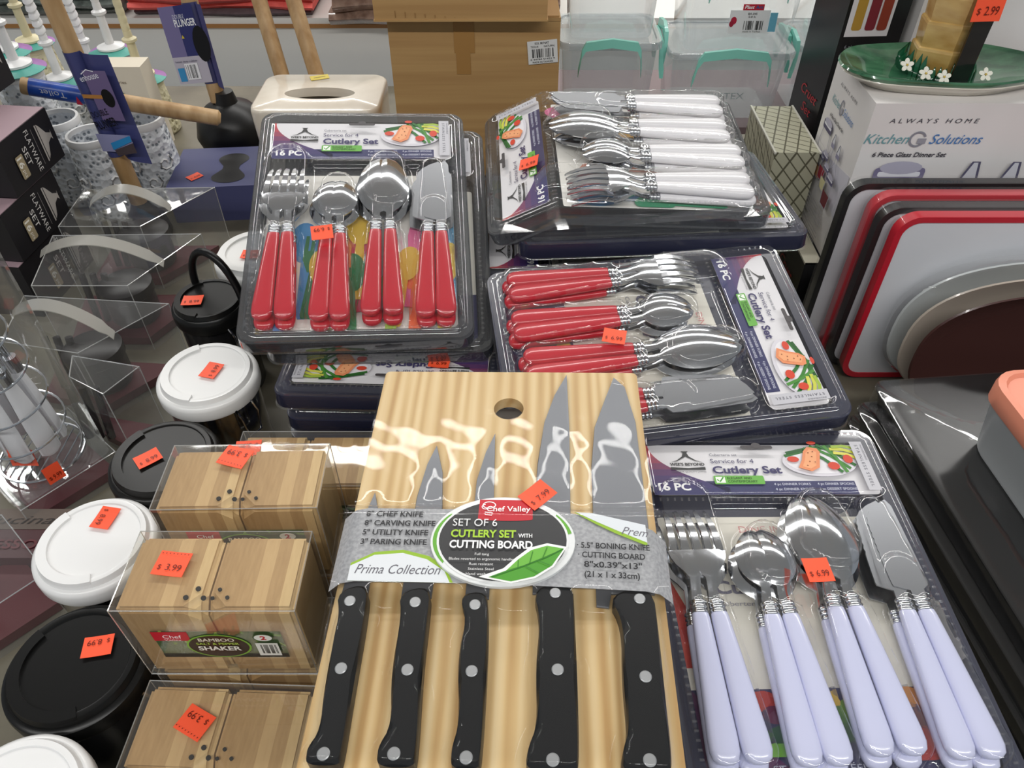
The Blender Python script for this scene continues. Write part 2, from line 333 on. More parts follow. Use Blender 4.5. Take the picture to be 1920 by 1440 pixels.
def cover_mb(order=COLS, domes=True):
    nx, ny = 112, 150; x = np.linspace(-PW/2, PW/2, nx); y = np.linspace(-PL/2, PL/2, ny); Xg, Yg = np.meshgrid(x, y)
    ss = lambda t: np.clip(t, 0, 1)**2*(3-2*np.clip(t, 0, 1))
    def rr(cx0, cx1, cy0, cy1, r=.01):
        dx = np.maximum(np.maximum(cx0+r-Xg, Xg-cx1+r), 0); dy = np.maximum(np.maximum(cy0+r-Yg, Yg-cy1+r), 0); return r-np.hypot(dx, dy)
    Z = np.zeros_like(Xg); Z += .0035*ss(rr(-PW/2+.004, PW/2-.004, -PL/2+.004, PL/2-.004)/.003)
    Z -= .0045*ss(rr(-PW/2+.011, PW/2-.011, -PL/2+.011, .066)/.003); Z -= .0025*ss(rr(-PW/2+.011, PW/2-.011, .073, PL/2-.010)/.003)
    if domes:
        D = np.zeros_like(Z)
        def cap(x0, y0, x1, y1, r0, r1, top, mg=.006):
            vx, vy = x1-x0, y1-y0; t = np.clip(((Xg-x0)*vx+(Yg-y0)*vy)/(vx*vx+vy*vy+1e-12), 0, 1); r = r0+(r1-r0)*t
            d = np.hypot(Xg-x0-vx*t, Yg-y0-vy*t); np.maximum(D, top*ss((r+mg-d)/mg), out=D)
        for kind, yf, xs in order:
            for xt, xb in xs: cap(xt, yf, xb, yf-.090, .0075, .0098, .0182, .005)
            xc = sum(q[0] for q in xs)/2; xr = xs[1][0]
            if kind == 'fork': cap(xc, yf+.058, xc, yf+.094, .020, .019, .0165); cap(xc, yf, xc, yf+.05, .011, .014, .0165)
            if kind == 'teaspoon': cap(xr-.003, yf+.040, xr-.003, yf+.056, .0175, .015, .0215); cap(xc, yf, xc, yf+.03, .010, .010, .0165)
            if kind == 'spoon': cap(xr-.003, yf+.052, xr-.003, yf+.078, .0205, .0165, .0225); cap(xc, yf, xc, yf+.04, .010, .010, .0165)
            if kind == 'knife': cap(xc, yf+.02, xc, yf+.086, .015, .010, .0140); cap(xc, yf, xc, yf+.03, .012, .012, .0165)
        Z = np.maximum(Z, D-.001)
    r = .014; P = []
    for j in range(ny):
        for i in range(nx):
            a, c = Xg[j, i], Yg[j, i]; dx, dy = abs(a)-(PW/2-r), abs(c)-(PL/2-r)
            if dx > 0 and dy > 0:
                l = math.hypot(dx, dy); k = r*max(dx, dy)/r/l if l else 0; a = math.copysign(PW/2-r+dx*k, a); c = math.copysign(PL/2-r+dy*k, c)
            P.append((a, c, Z[j, i]))
    b = MB(); b.add(P, [(j*nx+i, j*nx+i+1, (j+1)*nx+i+1, (j+1)*nx+i) for j in range(ny-1) for i in range(nx-1)])
    loop = [P[i] for i in range(nx)]+[P[j*nx+nx-1] for j in range(1, ny)]+[P[(ny-1)*nx+i] for i in range(nx-2, -1, -1)]+[P[j*nx] for j in range(ny-2, 0, -1)]
    b.loft([loop, [(q[0]*1.006, q[1]*1.004, -.002) for q in loop], [(q[0]*1.012, q[1]*1.008, -.0165) for q in loop], [(q[0]*1.03, q[1]*1.02, -.0185) for q in loop]], cap=(0, 0))
    for k in range(46):                                     # pressed rim ribs
        yy = -PL/2+.016+k*(PL-.032)/45
        for sx in (-1, 1): b.box(sx*(PW/2-.0085)-.0014, sx*(PW/2-.0085)+.0014, yy-.0007, yy+.0007, .0034, .0044)
    for k in range(33):
        xx = -PW/2+.016+k*(PW-.032)/32
        for yy in (-PL/2+.0085, PL/2-.0078, .0695): b.box(xx-.0007, xx+.0007, yy-.0013, yy+.0013, .0034, .0044)
    return b
COVER = None
def header_art(p):
    """printed header card; card space x -.092..092, y 0...051"""
    p.poly(rrect(-.092, .092, 0, .051, .004), 'e9e7ea')
    p.rect(-.04, .074, 0, .0135, '2c2f63')
    cols = ['2b2a66', '35296a', '45296c', '5b2a68', '7a2c5e', '9c2f52', 'b83446', 'cc3a40']
    cv = lambda v: -.090+.078*(1-v)**2.1
    for k in range(8): v0, v1 = k/8, (k+1)/8; p.poly([(-.0915, .051*v0), (cv(v0), .051*v0), (cv((v0+v1)/2), .051*(v0+v1)/2), (cv(v1), .051*v1), (-.0915, .051*v1)], cols[k], .0004)
    p.k = max(p.k, 4); p.poly([(-.03, .0135), (cv(.26), .0135), (cv(0), .0002), (-.03, .0002)], '2c2f63', .00041)
    p.text('16 PC', -.0875, .0045, .0068, 'ffffff', w=.026, bold=.035)
    # hat-roof mark
    p.poly([(-.0735, .0325), (-.0680, .0345), (-.0630, .0385), (-.0615, .0425), (-.0632, .0440), (-.0568, .0440), (-.0585, .0425), (-.0570, .0385), (-.0520, .0345), (-.0465, .0325), (-.0525, .0338), (-.0580, .0372), (-.0600, .0385), (-.0620, .0372), (-.0675, .0338)], '1d1d20')
    p.text("WEE'S BEYOND", -.0742, .0290, .0028, '1d1d20', w=.0284, bold=.03); p.poly([(-.0742, .0245), (-.0458, .0245), (-.0458, .0275), (-.0600, .0262), (-.0742, .0275)], '1d1d20'); p.text('SUPERIOR QUALITY LIVING', -.0740, .0218, .0013, '444450', w=.028)
    p.text('Cuberteria set', -.0400, .0385, .0028, '6a6a78', w=.023); p.text('Service for 4', -.0405, .0310, .0045, '45406a', w=.036); p.text('Cutlery Set', -.0405, .0205, .0072, '332c64', w=.057, bold=.03)
    p.poly(rrect(-.0415, -.0005, .0095, .0180, .0012), '6cb845'); p.rect(-.0400, -.0325, .0108, .0168, 'eef6e8'); p.line([(-.0390, .0140), (-.0370, .0120), (-.0335, .0165)], .0011, '3f8f2a')
    p.text('ELEGANT AND', -.0305, .0142, .0024, '26401a', w=.020); p.text('CONTEMPORARY', -.0305, .0108, .0024, '26401a', w=.024)
    for i_, (l1, l2) in enumerate((('4 pc DINNER FORKS', '4 pc DINNER KNIVES'), ('4 pc DINNER SPOONS', '4 pc DESSERT SPOONS'))):
        p.text(l1, .006+.0355*i_, .0078, .0024, 'd9dbe8', w=.030); p.text(l2, .006+.0355*i_, .0028, .0024, 'd9dbe8', w=.031)
    # salmon on beans
    p.poly(ell(.050, .0310, .031, .0150, 30), 'd6d3da'); p.poly(ell(.051, .0315, .029, .0125, 30), 'e4e2e6')
    for x0, y0, x1, y1, c in ((.022, .037, .060, .046, '2f6b2c'), (.024, .040, .066, .048, '245a27'), (.046, .0475, .074, .024, '3d7f32'), (.052, .0490, .079, .027, '2b6a2c'), (.058, .0480, .070, .020, '4b8b38'), (.040, .0450, .066, .0200, '2f7030'), (.062, .044, .082, .040, 'c9cc4e'), (.064, .040, .083, .034, 'd8d25a'), (.064, .046, .082, .045, '9db744')):
        p.line([(x0, y0), ((x0+x1)/2+.001, (y0+y1)/2+.0015), (x1, y1)], .0030, c)
    for x, y, rx, ry in ((.028, .033, .005, .003), (.060, .026, .005, .004), (.074, .033, .004, .0045), (.048, .050, .004, .0018)): p.poly(ell(x, y, rx, ry, 12), 'd2452f')
    p.poly([(.030, .0240), (.040, .0200), (.0475, .0240), (.0525, .0400), (.0510, .0440), (.0430, .0455), (.0385, .0410), (.0350, .0320)], 'e58f62'); p.poly([(.0335, .0250), (.0395, .0225), (.0450, .0255), (.0495, .0400), (.0440, .0430), (.0400, .0390), (.0370, .0310)], 'efa878')
    for x, y in ((.038, .026), (.041, .030), (.044, .035), (.042, .039), (.046, .040), (.045, .029)): p.poly(ell(x, y, .0007, .0005, 6), '7a3a1c')
    p.rect(.0800, .0905, .0005, .0505, 'c3c2c8'); p.text('STAINLESS STEEL', .0835, .047, .0026, '5b5b66', w=.043, rot=-90, sp=1.3); p.text('INOXIDABLE', .0880, .047, .0015, '77777f', w=.016, rot=-90)
    # hanging hole
    p.poly(rrect(-.0140, .0130, .0424, .0460, .0017), '4a4648'); p.poly(ell(-.0005, .0460, .0040, .0030, 14), '4a4648')
def flat_tool(p, kind, x, y, s, rot, c):
    a = math.radians(rot); T = lambda P: [(min(.0915, max(-.0915, x+s*(u*math.cos(a)-v*math.sin(a)))), max(-.132, y+s*(u*math.sin(a)+v*math.cos(a)))) for u, v in P]
    p.poly(T([(-.07, 0), (.07, 0), (.13, -1.1), (.10, -1.2), (-.10, -1.2), (-.13, -1.1)]), c)
    if kind == 'spoon': p.poly(T(ell(0, .42, .27, .46, 22)), c)
    if kind == 'fork':
        p.poly(T([(-.25, .55), (.25, .55), (.25, .3), (.12, -.02), (-.12, -.02), (-.25, .3)]), c)
        for k in range(4): q = -.25+.5*k/3.75; p.poly(T([(q, .5), (q+.09, .5), (q+.08, .95), (q+.01, .95)]), c)
    if kind == 'knife': p.poly(T([(-.07, 0), (.20, 0), (.24, .5), (.15, .9), (-.02, 1.0), (-.10, .5)]), c)
def body_art(p, style):
    """card space x -.092..092, y -.1325..061"""
    p.poly(rrect(-.092, .092, -.1325, .061, .003), 'e6e2d6' if style == 'plain' else 'ece9e2')
    if style == 'tools':
        for k, (kd, x, y, s, r, c) in enumerate([('spoon', -.052, -.05, .055, 2, '4f92c8'), ('fork', -.044, -.062, .045, -4, '2f7a4a'), ('spoon', -.085, -.075, .06, -6, 'd9b23c'), ('spoon', -.031, -.080, .05, 8, 'd8b843'), ('fork', -.004, -.050, .05, 3, 'c33a58'), ('spoon', .000, -.030, .055, -3, 'e0b93e'), ('spoon', -.007, -.086, .05, 0, '2e7d4c'), ('knife', -.018, -.06, .05, 5, 'e08a4a'), ('knife', .050, -.046, .05, -3, 'e06a9a'), ('fork', .052, -.085, .045, 0, 'ea6a3c'), ('spoon', .088, -.040, .055, 2, '4f92b8'), ('spoon', .084, -.075, .05, -5, 'd9c04a'), ('spoon', .043, -.075, .045, -10, 'd8b243'), ('spoon', .030, -.10, .04, 0, '9fbf4a'), ('spoon', -.07, -.11, .04, 0, '5d86c0')]): flat_tool(p, kd, x, y, s, r, c)
    if style == 'herringbone':
        for i in range(-9, 10):
            for j in range(20):
                x = i*.01; y = -.128+j*.0095
                if abs(x) < .088 and y < .05: p.line([(x, y), (x+.0095, y+(.0095 if i % 2 else -.0095)*.9)], .0004, 'c9c4b4', .0003)
        for kd, x, y, s, r, c in (('spoon', .075, .025, .05, 0, 'cf4a86'), ('spoon', .035, .014, .045, 0, 'd2a23c'), ('fork', .036, -.02, .04, 180, 'd2a23c'), ('spoon', -.078, .005, .05, 0, '3f82b4'), ('spoon', -.085, -.05, .045, 0, '3f9a70'), ('knife', -.03, -.01, .05, 0, 'cf7a5a')): flat_tool(p, kd, x, y, s, r, c)
    if style == 'plain':
        p.poly([(-.092, .01), (-.092, -.06), (-.067, -.06)], 'c5443a'); p.rect(-.092, .092, -.1325, -.075, '3a3a5e')
        p.poly([(-.092, -.075), (-.092, -.1325), (-.03, -.1325)], '5a2f58')
        for x, y, rx, ry, c in ((-.045, -.083, .010, .007, 'b8413a'), (-.040, -.092, .008, .006, '6a2a4a'), (-.006, -.084, .012, .007, 'd8b038'), (.002, -.095, .012, .008, '4a7a34'), (.010, -.090, .006, .008, '7aa048'), (.052, -.082, .012, .007, 'c9843a'), (.060, -.095, .010, .008, '8a4a34'), (-.02, -.105, .03, .008, '2f5a3a'), (.05, -.112, .02, .01, 'a83a34')): p.poly(ell(x, y, rx, ry, 14), c)
        p.rect(-.052, -.036, -.118, -.110, '7ab648'); p.text('STAINLESS STEEL', -.05, -.127, .004, 'b9bccb', w=.06)
        p.text('Service for 4', -.060, .010, .0062, '8a8894', w=.060); p.text('Cutlery', -.060, -.006, .0100, '6d6b7c', w=.056, bold=.03); p.text('Cuberteria set', -.060, -.016, .0038, '8a8894', w=.042)
        p.text('DINNER', .018, -.026, .0034, '6a5a50', w=.020); p.text('SPOONS', .016, -.032, .0034, '6a5a50', w=.022); p.line([(.024, -.040), (.027, -.052), (.023, -.068)], .004, '7a6a5a'); p.text('DINE IN PAIRS', -.03, .045, .006, 'd08a88', w=.06)
        p.text("WEE'S BEYOND", -.086, .051, .0030, '55535c', w=.03)
BASE_NAVY = mat('navy_tray_plastic', '2a2c40', .25, coat=.3)
BASE_GREY = clear('smoky_tray_plastic', 'b9bcc0', base=.08, haze=.12, rough=.1, hazecol='8a8c92')
def tray_mb(T=.0165):
    o = rrect(-PW/2-.0015, PW/2+.0015, -PL/2-.0015, PL/2+.0015, .014); i = rrect(-PW/2+.012, PW/2-.012, -PL/2+.012, PL/2-.012, .008)
    b = MB(); b.loft([[(x, y, -T-.001) for x, y in o], [(x*1.004, y*1.003, -T) for x, y in o], [(x, y, -.0025) for x, y in o], [(x, y, -.0025) for x, y in i], [(x, y, -.009) for x, y in i]]); return b
def pack(label, loc, rot, col=None, style=None, navy=True, header=True, bend=None, stick=None, group=None, art=True, sty=None):
    """sealed plastic pack with header card; col None = nothing of its cutlery shows"""
    global COVER
    t = thing('cutlery_set_pack', label, 'cutlery set', loc, R3(*rot), group)
    bf = None
    if bend:
        ca, sa = math.cos(bend), math.sin(bend); yb = .0695
        def bf(p):
            x, y, z = p
            return p if y <= yb else (x, yb+(y-yb)*ca+z*sa, z*ca-(y-yb)*sa)
    tray_mb().build('backing_tray', BASE_NAVY if navy else BASE_GREY, t, .5, bend=bf)
    k = 'cover' if col else 'cover_plain'
    if bf or k not in ME:
        o = cover_mb(domes=bool(col)).build('clear_cover', CLEAR, t, 1.2, bend=bf)
        if not bf: ME[k] = o.data
    else: link('clear_cover', ME[k], t)
    if header:
        p = Print(Matrix.Translation((0, .0765, -.0006))); header_art(p)
        if bf: p.build('header_card', t, bend=bf)
        else:
            if 'hdr' not in ME: o = p.build('header_card', t); ME['hdr'] = o.data
            else: o = link('header_card', ME['hdr'], t)
    if style:
        p = Print(Matrix.Translation((0, 0, -.0088))); body_art(p, style); p.build('printed_insert', t)
    if col: cutlery(t, col)
    if stick: sticker(t, XF(*stick[0]) if bf is None else Matrix.Translation(bf(stick[0][0])) @ Matrix.Rotation(-bend, 4, 'X') @ Matrix.Rotation(math.radians(stick[0][1]), 4, 'Z'), *stick[1:])
    return t
RED, WHT, LAV = 'c2142a', 'efedf0', 'cfd2ee'
pack('red-handled cutlery pack propped up on the pile before the tissue box cover', (-.1497, .6612, .2325), (17.2, 2.8, 5.1), RED, 'tools', navy=False, stick=(((-.032, -.040, .0225), 8), '6.99', .020, .0165, True))
pack('white-handled cutlery pack with bent header on top of the pile by the carton', (.1083, .7559, .2576), (3.4, -6.6, 92.2), WHT, 'herringbone', navy=False, bend=math.radians(30), stick=(((-.024, .092, .005), -100), '6.99', .021, .0165))
pack('red-handled cutlery pack half under the knife board', (.1318, .5321, .1847), (2.3, 8.7, -82.6), RED, 'plain', stick=(((.009, -.043, .0195), 70), '6.99', .020, .016))
pack('lavender-white handled cutlery pack beside the knife board and black trays', (.2066, .3015, .1512), (1.6, 2.2, 2.0), LAV, 'plain', stick=(((.005, -.006, .0245), 2), '6.99', .0185, .0185))
# ------------------------------------------------------------------ packs lying under the four full ones
def below(base, rot, k, dz=.0275, dx=0, dy=0): return (base[0]+dx, base[1]+dy, base[2]-dz*k)
P1 = (-.1497, .6612, .2325)
pack('cutlery pack peeking out at the side from right under the propped red-handled one', (-.1310, .6740, .2070), (17.2, 2.8, 4.4), None, 'plain', navy=False)
for k in range(5):
    z = .134-.0256*k; lab = ['cutlery pack turned upside down, header towards the knife board, with price sticker', 'navy-edged cutlery pack second in the pile under the upside-down header', 'navy-edged cutlery pack third in the pile under the upside-down header', 'navy-edged cutlery pack fourth in the pile under the upside-down header', 'bottom cutlery pack of the pile under the upside-down header'][k]
    q = pack(lab, (-.111+[0, .004, .005, .022, .012][k], .644-[0, -.002, .001, -.010, 0][k], z+.0005), (0 if k else 3, 0, 180+[-2, -1.5, -2.5, -3, 0][k]), None, None, header=(k < 2))
    if k == 0: sticker(q, XF((-.045, .098, .0035), 175), '6.99', .020, .0165)
P2 = (.1083, .7559, .2576)
L2 = ['navy-edged cutlery pack with header turned to the patterned tile box, under the white-handled one', 'cutlery pack third in the pile under the white-handled one, 16 PC header showing', 'cutlery pack fourth in the pile under the white-handled one', 'cutlery pack fifth in the pile under the white-handled one', 'cutlery pack sixth in the pile under the white-handled one', 'cutlery pack seventh in the pile under the white-handled one', 'lowest cutlery pack in the pile under the white-handled one']
for k in range(7):
    pack(L2[k], (P2[0]+[.040, -.006, .0, .004, .002, .004, 0][k], P2[1]+[-.003, -.008, -.002, -.003, -.001, -.003, -.002][k], .206-.0285*k-(.005 if k else 0)), (1, [-5, 0, 0, 0, 0, 0, 0][k], [-88, 91, 90, -89, 90, 90, 90][k]), None, 'plain' if k in (0, 1) else None, header=(k < 3))
L3 = ['cutlery pack right under the red-handled one beside the knife board', 'cutlery pack third in the pile beside the knife board, under the red-handled one', 'cutlery pack fourth in the pile beside the knife board, under the red-handled one', 'cutlery pack fifth in the pile beside the knife board, under the red-handled one', 'lowest cutlery pack in the pile under the red-handled one beside the knife board']
for k in range(5):
    pack(L3[k], (.134, .540, .140-.029*k), (0, [4, 1, 0, 0, 0][k], -84+k), None, None, header=(k < 1))
L4 = ['cutlery pack right under the lavender-handled one', 'cutlery pack third in the pile under the lavender-handled one', 'cutlery pack fourth in the pile under the lavender-handled one', 'lowest cutlery pack in the pile under the lavender-handled one']
for k in range(4):
    pack(L4[k], (.206, .286, .117-.0325*k), (1 if k == 0 else 0, 0, 2), None, None, header=(k < 1))
# ================================================================== knife set on its cutting board
KB = thing('knife_set', 'five black-handled knives shrink-wrapped on a pine cutting board', 'knife set', (-.0066, .301, .2082), R3(-.8, -1.3, -1.9))
BW, BL = .2065, .325
PINE = mat('pine_board', 'dcb885', .45, nodes=wood('bd965e', 'd6b680', 'e4ca9a', 60))
bmb = bmesh.new(); n = 32
out = rrect(-BW/2, BW/2, -BL/2, BL/2, .004, 3)
def ringverts(P, z): return [bmb.verts.new((x, y, z)) for x, y in P]
hole = ell(0, .120, .0117, .0117, n)
for z in (0, -.010):
    a = ringverts(out, z); h = ringverts(hole, z); ed = [bmb.edges.new((a[i], a[(i+1) % len(a)])) for i in range(len(a))]+[bmb.edges.new((h[i], h[(i+1) % n])) for i in range(n)]
    bmesh.ops.triangle_fill(bmb, use_beauty=True, edges=ed)
    if z == 0: A, Hh = a, h
for i in range(len(A)): bmb.faces.new((A[i], A[(i+1) % len(A)], a[(i+1) % len(A)], a[i]))
for i in range(n): bmb.faces.new((Hh[i], Hh[(i+1) % n], h[(i+1) % n], h[i]))
bmesh.ops.recalc_face_normals(bmb, faces=bmb.faces); me = bpy.data.meshes.new('cutting_board'); bmb.to_mesh(me); bmb.free(); me.materials.append(PINE); link('cutting_board', me, KB)
def smoothpoly(P, it=2):
    for _ in range(it): P = [q for i in range(len(P)) for q in ((P[i][0]*.75+P[(i+1) % len(P)][0]*.25, P[i][1]*.75+P[(i+1) % len(P)][1]*.25), (P[i][0]*.25+P[(i+1) % len(P)][0]*.75, P[i][1]*.25+P[(i+1) % len(P)][1]*.75))]
    return P
def mm(P): return [(x/1000, y/1000) for x, y in P]
KN = [  # blade, handle, rivets in mm on the board
 ([(-91, 33), (-95, 12), (-99, -50), (-82, -50), (-84, 10)], [(-99.5, -51), (-81, -45), (-79, -66), (-78.5, -112), (-77.5, -150), (-79, -154), (-95, -154), (-97, -149), (-91.5, -139), (-94.5, -116), (-95.5, -80), (-95, -66)], [(-90, -59), (-87, -102), (-87, -149)]),
 ([(-52, 78), (-57, 60), (-61, 29), (-61, -50), (-42, -50), (-41, 9), (-45, 52)], [(-61, -51), (-42, -46), (-41, -66), (-41, -99), (-38, -149), (-40, -154), (-57, -154), (-60, -148), (-53.5, -135), (-58.5, -103), (-57.5, -66)], [(-50, -59), (-49, -102), (-50, -148)]),
 ([(-9, 91), (-15, 72), (-20, 45), (-21, -50), (-6, -50), (-6, 5), (-8, 60)], [(-24, -52), (-7, -49), (-5, -66), (-4, -95), (-4, -149), (-6, -154), (-18, -154), (-21, -149), (-17, -132), (-21.5, -92), (-18, -68)], [(-13.5, -60), (-12.5, -102), (-12, -149)]),
 ([(46, 157), (36, 133), (28, 103), (23, 60), (21, -1), (21, -46), (45, -46), (46, 8), (47, 97)], [(21, -46), (46, -41), (46.5, -66), (47, -97), (47, -148), (45, -154), (22, -154), (18, -149), (25, -131), (23.5, -98), (26, -68)], [(35, -51), (36, -100), (33, -149)]),
 ([(84, 154), (76, 130), (66, 98), (62, 60), (61, 0), (60.5, -54), (68, -55), (70, -45), (97, -45), (98, 9), (97.5, 104), (92, 143)], [(67, -50), (95, -43), (95.5, -76), (95, -110), (95, -146), (93, -154), (71, -154), (68, -147), (73.5, -134), (72.5, -103), (75, -68)], [(86, -54), (85, -103), (83, -148)])]
RIV = mat('rivet_metal', 'b9bbbd', .4, .8); HBLK = mat('knife_handle_black', '101113', .35, spec=.3)
KNAMES = ['paring_knife', 'boning_knife', 'utility_knife', 'carving_knife', 'chef_knife']
for (bl, hd, rv), nm in zip(KN, KNAMES):
    b = MB(); b.prism(mm(bl), .0014, .0032, inset=.0006); ko = b.build(nm, KNIFE_STEEL, KB, 0)
    b = MB(); b.prism(smoothpoly(mm(hd), 2), .0008, .0125, inset=.0022); b.build('handle', HBLK, ko, .5)
    for x, y in rv:
        b = MB(); b.lathe([(.0035, .0115), (.0035, .0129), (.0030, .0133)], RIV, 20, X=Matrix.Translation((x/1000, y/1000, 0))); b.build('rivet', RIV, ko, .5)
# the paper sleeve: a band around the board, its oval badge and its print
zb = .0135
def sleeve(P):
    return P
b = MB(); ys0, ys1 = (lambda x: -.046-.004*max(0, x)/.1), (lambda x: .0105-.0145*max(0, (x-.03)/.075)**1.2)
xs = np.linspace(-.108, .108, 25)
prof = lambda x: zb - .0125*max(0, (abs(x)-.094)/.014)**1.5
b.loft([[(x, ys0(x), prof(x)), (x, ys1(x), prof(x)), (x, ys1(x), prof(x)+.0004), (x, ys0(x), prof(x)+.0004)] for x in xs], mat('sleeve_grey', 'a5a6a9', .4, nodes=lambda nt, bb: noisecol('9a9b9f', 'b0b1b4', (420, 420, 420), 1)(nt, bb)))
SL = b.build('paper_sleeve', mat('sleeve_grey'), KB, .6)
p = Print(Matrix.Translation((0, 0, zb+.0005)))
bz = lambda P: P
p.poly([(-.094, -.0458), (-.094, -.033), (-.080, -.0245), (-.062, -.0225), (-.045, -.027), (-.034, -.0345), (-.028, -.0462)], '9ac231'); p.poly([(-.094, -.0458), (-.094, -.0350), (-.080, -.0268), (-.062, -.0250), (-.046, -.0295), (-.034, -.0380), (-.030, -.0462)], 'e8ecf0')
p.text('Prima Collection', -.0905, -.0405, .0068, '6c6a72', w=.054, shear=.35)
for k, s_ in enumerate(('8" CHEF KNIFE', '8" CARVING KNIFE', '5" UTILITY KNIFE', '3" PARING KNIFE')): p.text(s_, -.0905, .0035-.0075*k, .0042, '26262a', w=[.038, .047, .043, .043][k], bold=.02)
p.poly([(.048, .0085), (.060, .0075), (.094, -.0015), (.094, -.0175), (.075, -.0085), (.062, -.001)], '9ac231'); p.poly([(.049, .0085), (.060, .0078), (.094, -.0012), (.094, -.0150), (.076, -.0062), (.062, .0012)], 'e6ebf0'); p.text('Prem', .078, -.0085, .0060, '75747c', w=.017, shear=.35, rot=-8)
for k, s_ in enumerate(('\u00b7 5.5" BONING KNIFE', '\u00b7 CUTTING BOARD', '8"x0.39"x13"', '(21 x 1 x 33cm)')): p.text(s_, [.049, .0495, .053, .053][k], -.0195-.0072*k, .0042, '26262a', w=[.046, .042, .036, .034][k], bold=.02, rot=-2)
p.build('sleeve_print', SL)
ox, oy = .0015, -.0155
p = Print(Matrix.Translation((0, 0, zb+.0030)))
b = MB(); b.prism(ell(ox, oy, .0465, .0345, 48), zb+.0006, zb+.0030); BG = b.build('oval_badge', mat('badge_card', 'e9ecec', .35), KB)
p.poly(ell(ox, oy, .0462, .0342, 48), 'f0f2f2'); p.poly(ell(ox, oy, .0450, .0320, 48, 140, 215)+[(ox-.03, oy)], '6cb33a'); p.poly(ell(ox, oy, .0450, .0320, 24, 10, 40)+[(ox+.03, oy)], '6cb33a')
p.poly(ell(ox, oy, .0425, .0325, 48), 'f4f5f5'); p.poly(ell(ox, oy, .0410, .0310, 48), '38383a')
p.poly([(-.0155, .0005), (.0205, .0005), (.0205, .0160), (-.0150, .0162)], 'c8202f'); p.poly(ell(.0025, .0005, .018, .0016, 14, 180, 360), 'c8202f'); p.poly(ell(-.008, .0118, .0042, .0026, 12), 'c8202f')
p.ring(-.0085, .0115, .0045, .0030, .0007, 'ffffff'); p.ring(-.0110, .0100, .0025, .0022, .0006, 'ffffff', 90, 300); p.line([(-.0110, .0035), (-.0065, .0030), (-.0060, .0050), (-.0112, .0055)], .0007, 'ffffff')
p.text('Chef', -.0100, .0062, .0042, 'ffffff', w=.012, bold=.01); p.text('Valley', .0035, .0062, .0042, 'ffffff', w=.0155, bold=.01)
p.text('SET OF 6', -.0315, -.0060, .0058, 'f2f2f2', w=.029); p.text('CUTLERY SET', -.0320, -.0148, .0056, 'a9cf3a', w=.042, bold=.03); p.text('WITH', .0115, -.0148, .0030, 'f2f2f2', w=.009, bold=.02); p.text('CUTTING BOARD', -.0322, -.0232, .0056, 'f6f6f6', w=.053, bold=.03)
for k, s_ in enumerate(('Full tang', 'Blades reverted to ergonomic handles', 'Rust resistant', 'Stainless Steel', 'Hand wash only')): p.text(s_, -.0110, -.0288-.0037*k, .0019, 'e6e6e6', w=[.009, .041, .015, .016, .018][k], al=.5)
lf = [(.0405, -.0235), (.0300, -.0215), (.0200, -.0250), (.0120, -.0320), (.0050, -.0400), (-.0060, -.0450), (.0080, -.0478), (.0220, -.0440), (.0330, -.0360)]
p.poly([(.0425, -.0220), (.0300, -.0195), (.0185, -.0232), (.0105, -.0305), (.0030, -.0385), (-.012, -.0448), (-.006, -.0462), (.0080, -.0490), (.0230, -.0450), (.0340, -.0368)], 'f3f6f0'); p.poly(lf, '4f9a30'); p.poly([lf[0], lf[1], lf[2], lf[3], lf[4], (.015, -.0365), (.028, -.030)], '6fb544')
p.line([(-.004, -.0450), (.0140, -.0375), (.0290, -.0305), (.0400, -.0238)], .0008, '2f7424')
for x, y, u, v in ((.012, -.0383, .012, -.0325), (.019, -.0353, .021, -.0262), (.027, -.0315, .030, -.0230), (.016, -.0368, .025, -.042), (.024, -.033, .032, -.0365)): p.line([(x, y), (u, v)], .0005, '3a8228')
p.build('badge_print', BG)
sticker(KB, XF((.0235, .0205, zb+.0040), 45), '7.99', .0215, .0165)
# film: a height field that drapes over board and knives
gx, gy = 92, 140; X_, Y_ = np.meshgrid(np.linspace(-BW/2-.001, BW/2+.001, gx), np.linspace(-BL/2-.001, BL/2+.001, gy)); Z_ = np.full_like(X_, .0016)
def inpoly(P):
    c = np.zeros_like(X_, bool)
    for i in range(len(P)):
        (x1, y1), (x2, y2) = P[i], P[i-1]
        with np.errstate(divide='ignore', invalid='ignore'): c ^= ((y1 > Y_) != (y2 > Y_)) & (X_ < (x2-x1)*(Y_-y1)/(y2-y1+1e-12)+x1)
    return c
for bl, hd, rv in KN: Z_[inpoly(mm(bl))] = .0045; Z_[inpoly(mm(hd))] = .0150
Z_[(Y_ > -.052) & (Y_ < .014)] = .0182
for _ in range(7):
    Q = np.pad(Z_, 1, mode='edge'); A_ = (Q[:-2, 1:-1]+Q[2:, 1:-1]+Q[1:-1, :-2]+Q[1:-1, 2:])/4; Z_ = np.maximum(Z_*.2+A_*.8, np.where(Z_ > .0125, .0140, Z_*.75))
Z_ += .00010*np.sin(X_*170+Y_*90)*np.cos(Y_*140-X_*60)
b = MB(); b.add([(X_[j, i], Y_[j, i], Z_[j, i]) for j in range(gy) for i in range(gx)], [(j*gx+i, j*gx+i+1, (j+1)*gx+i+1, (j+1)*gx+i) for j in range(gy-1) for i in range(gx-1)]); b.build('shrink_film', FILM, KB, 3)
# carton that carries the knife set
c_ = thing('carton', 'plain grey-brown carton standing under the knife set', 'carton', (-.012, .305, 0))
b = MB(); b.box(-.088, .088, -.14, .14, 0, .182); b.build('body', mat('grey_card', '6b655c', .7), c_)
b = MB(); b.box(-.088, .088, -.003, .003, .182, .1835); b.build('tape', mat('tape', 'a08a62', .3), c_)
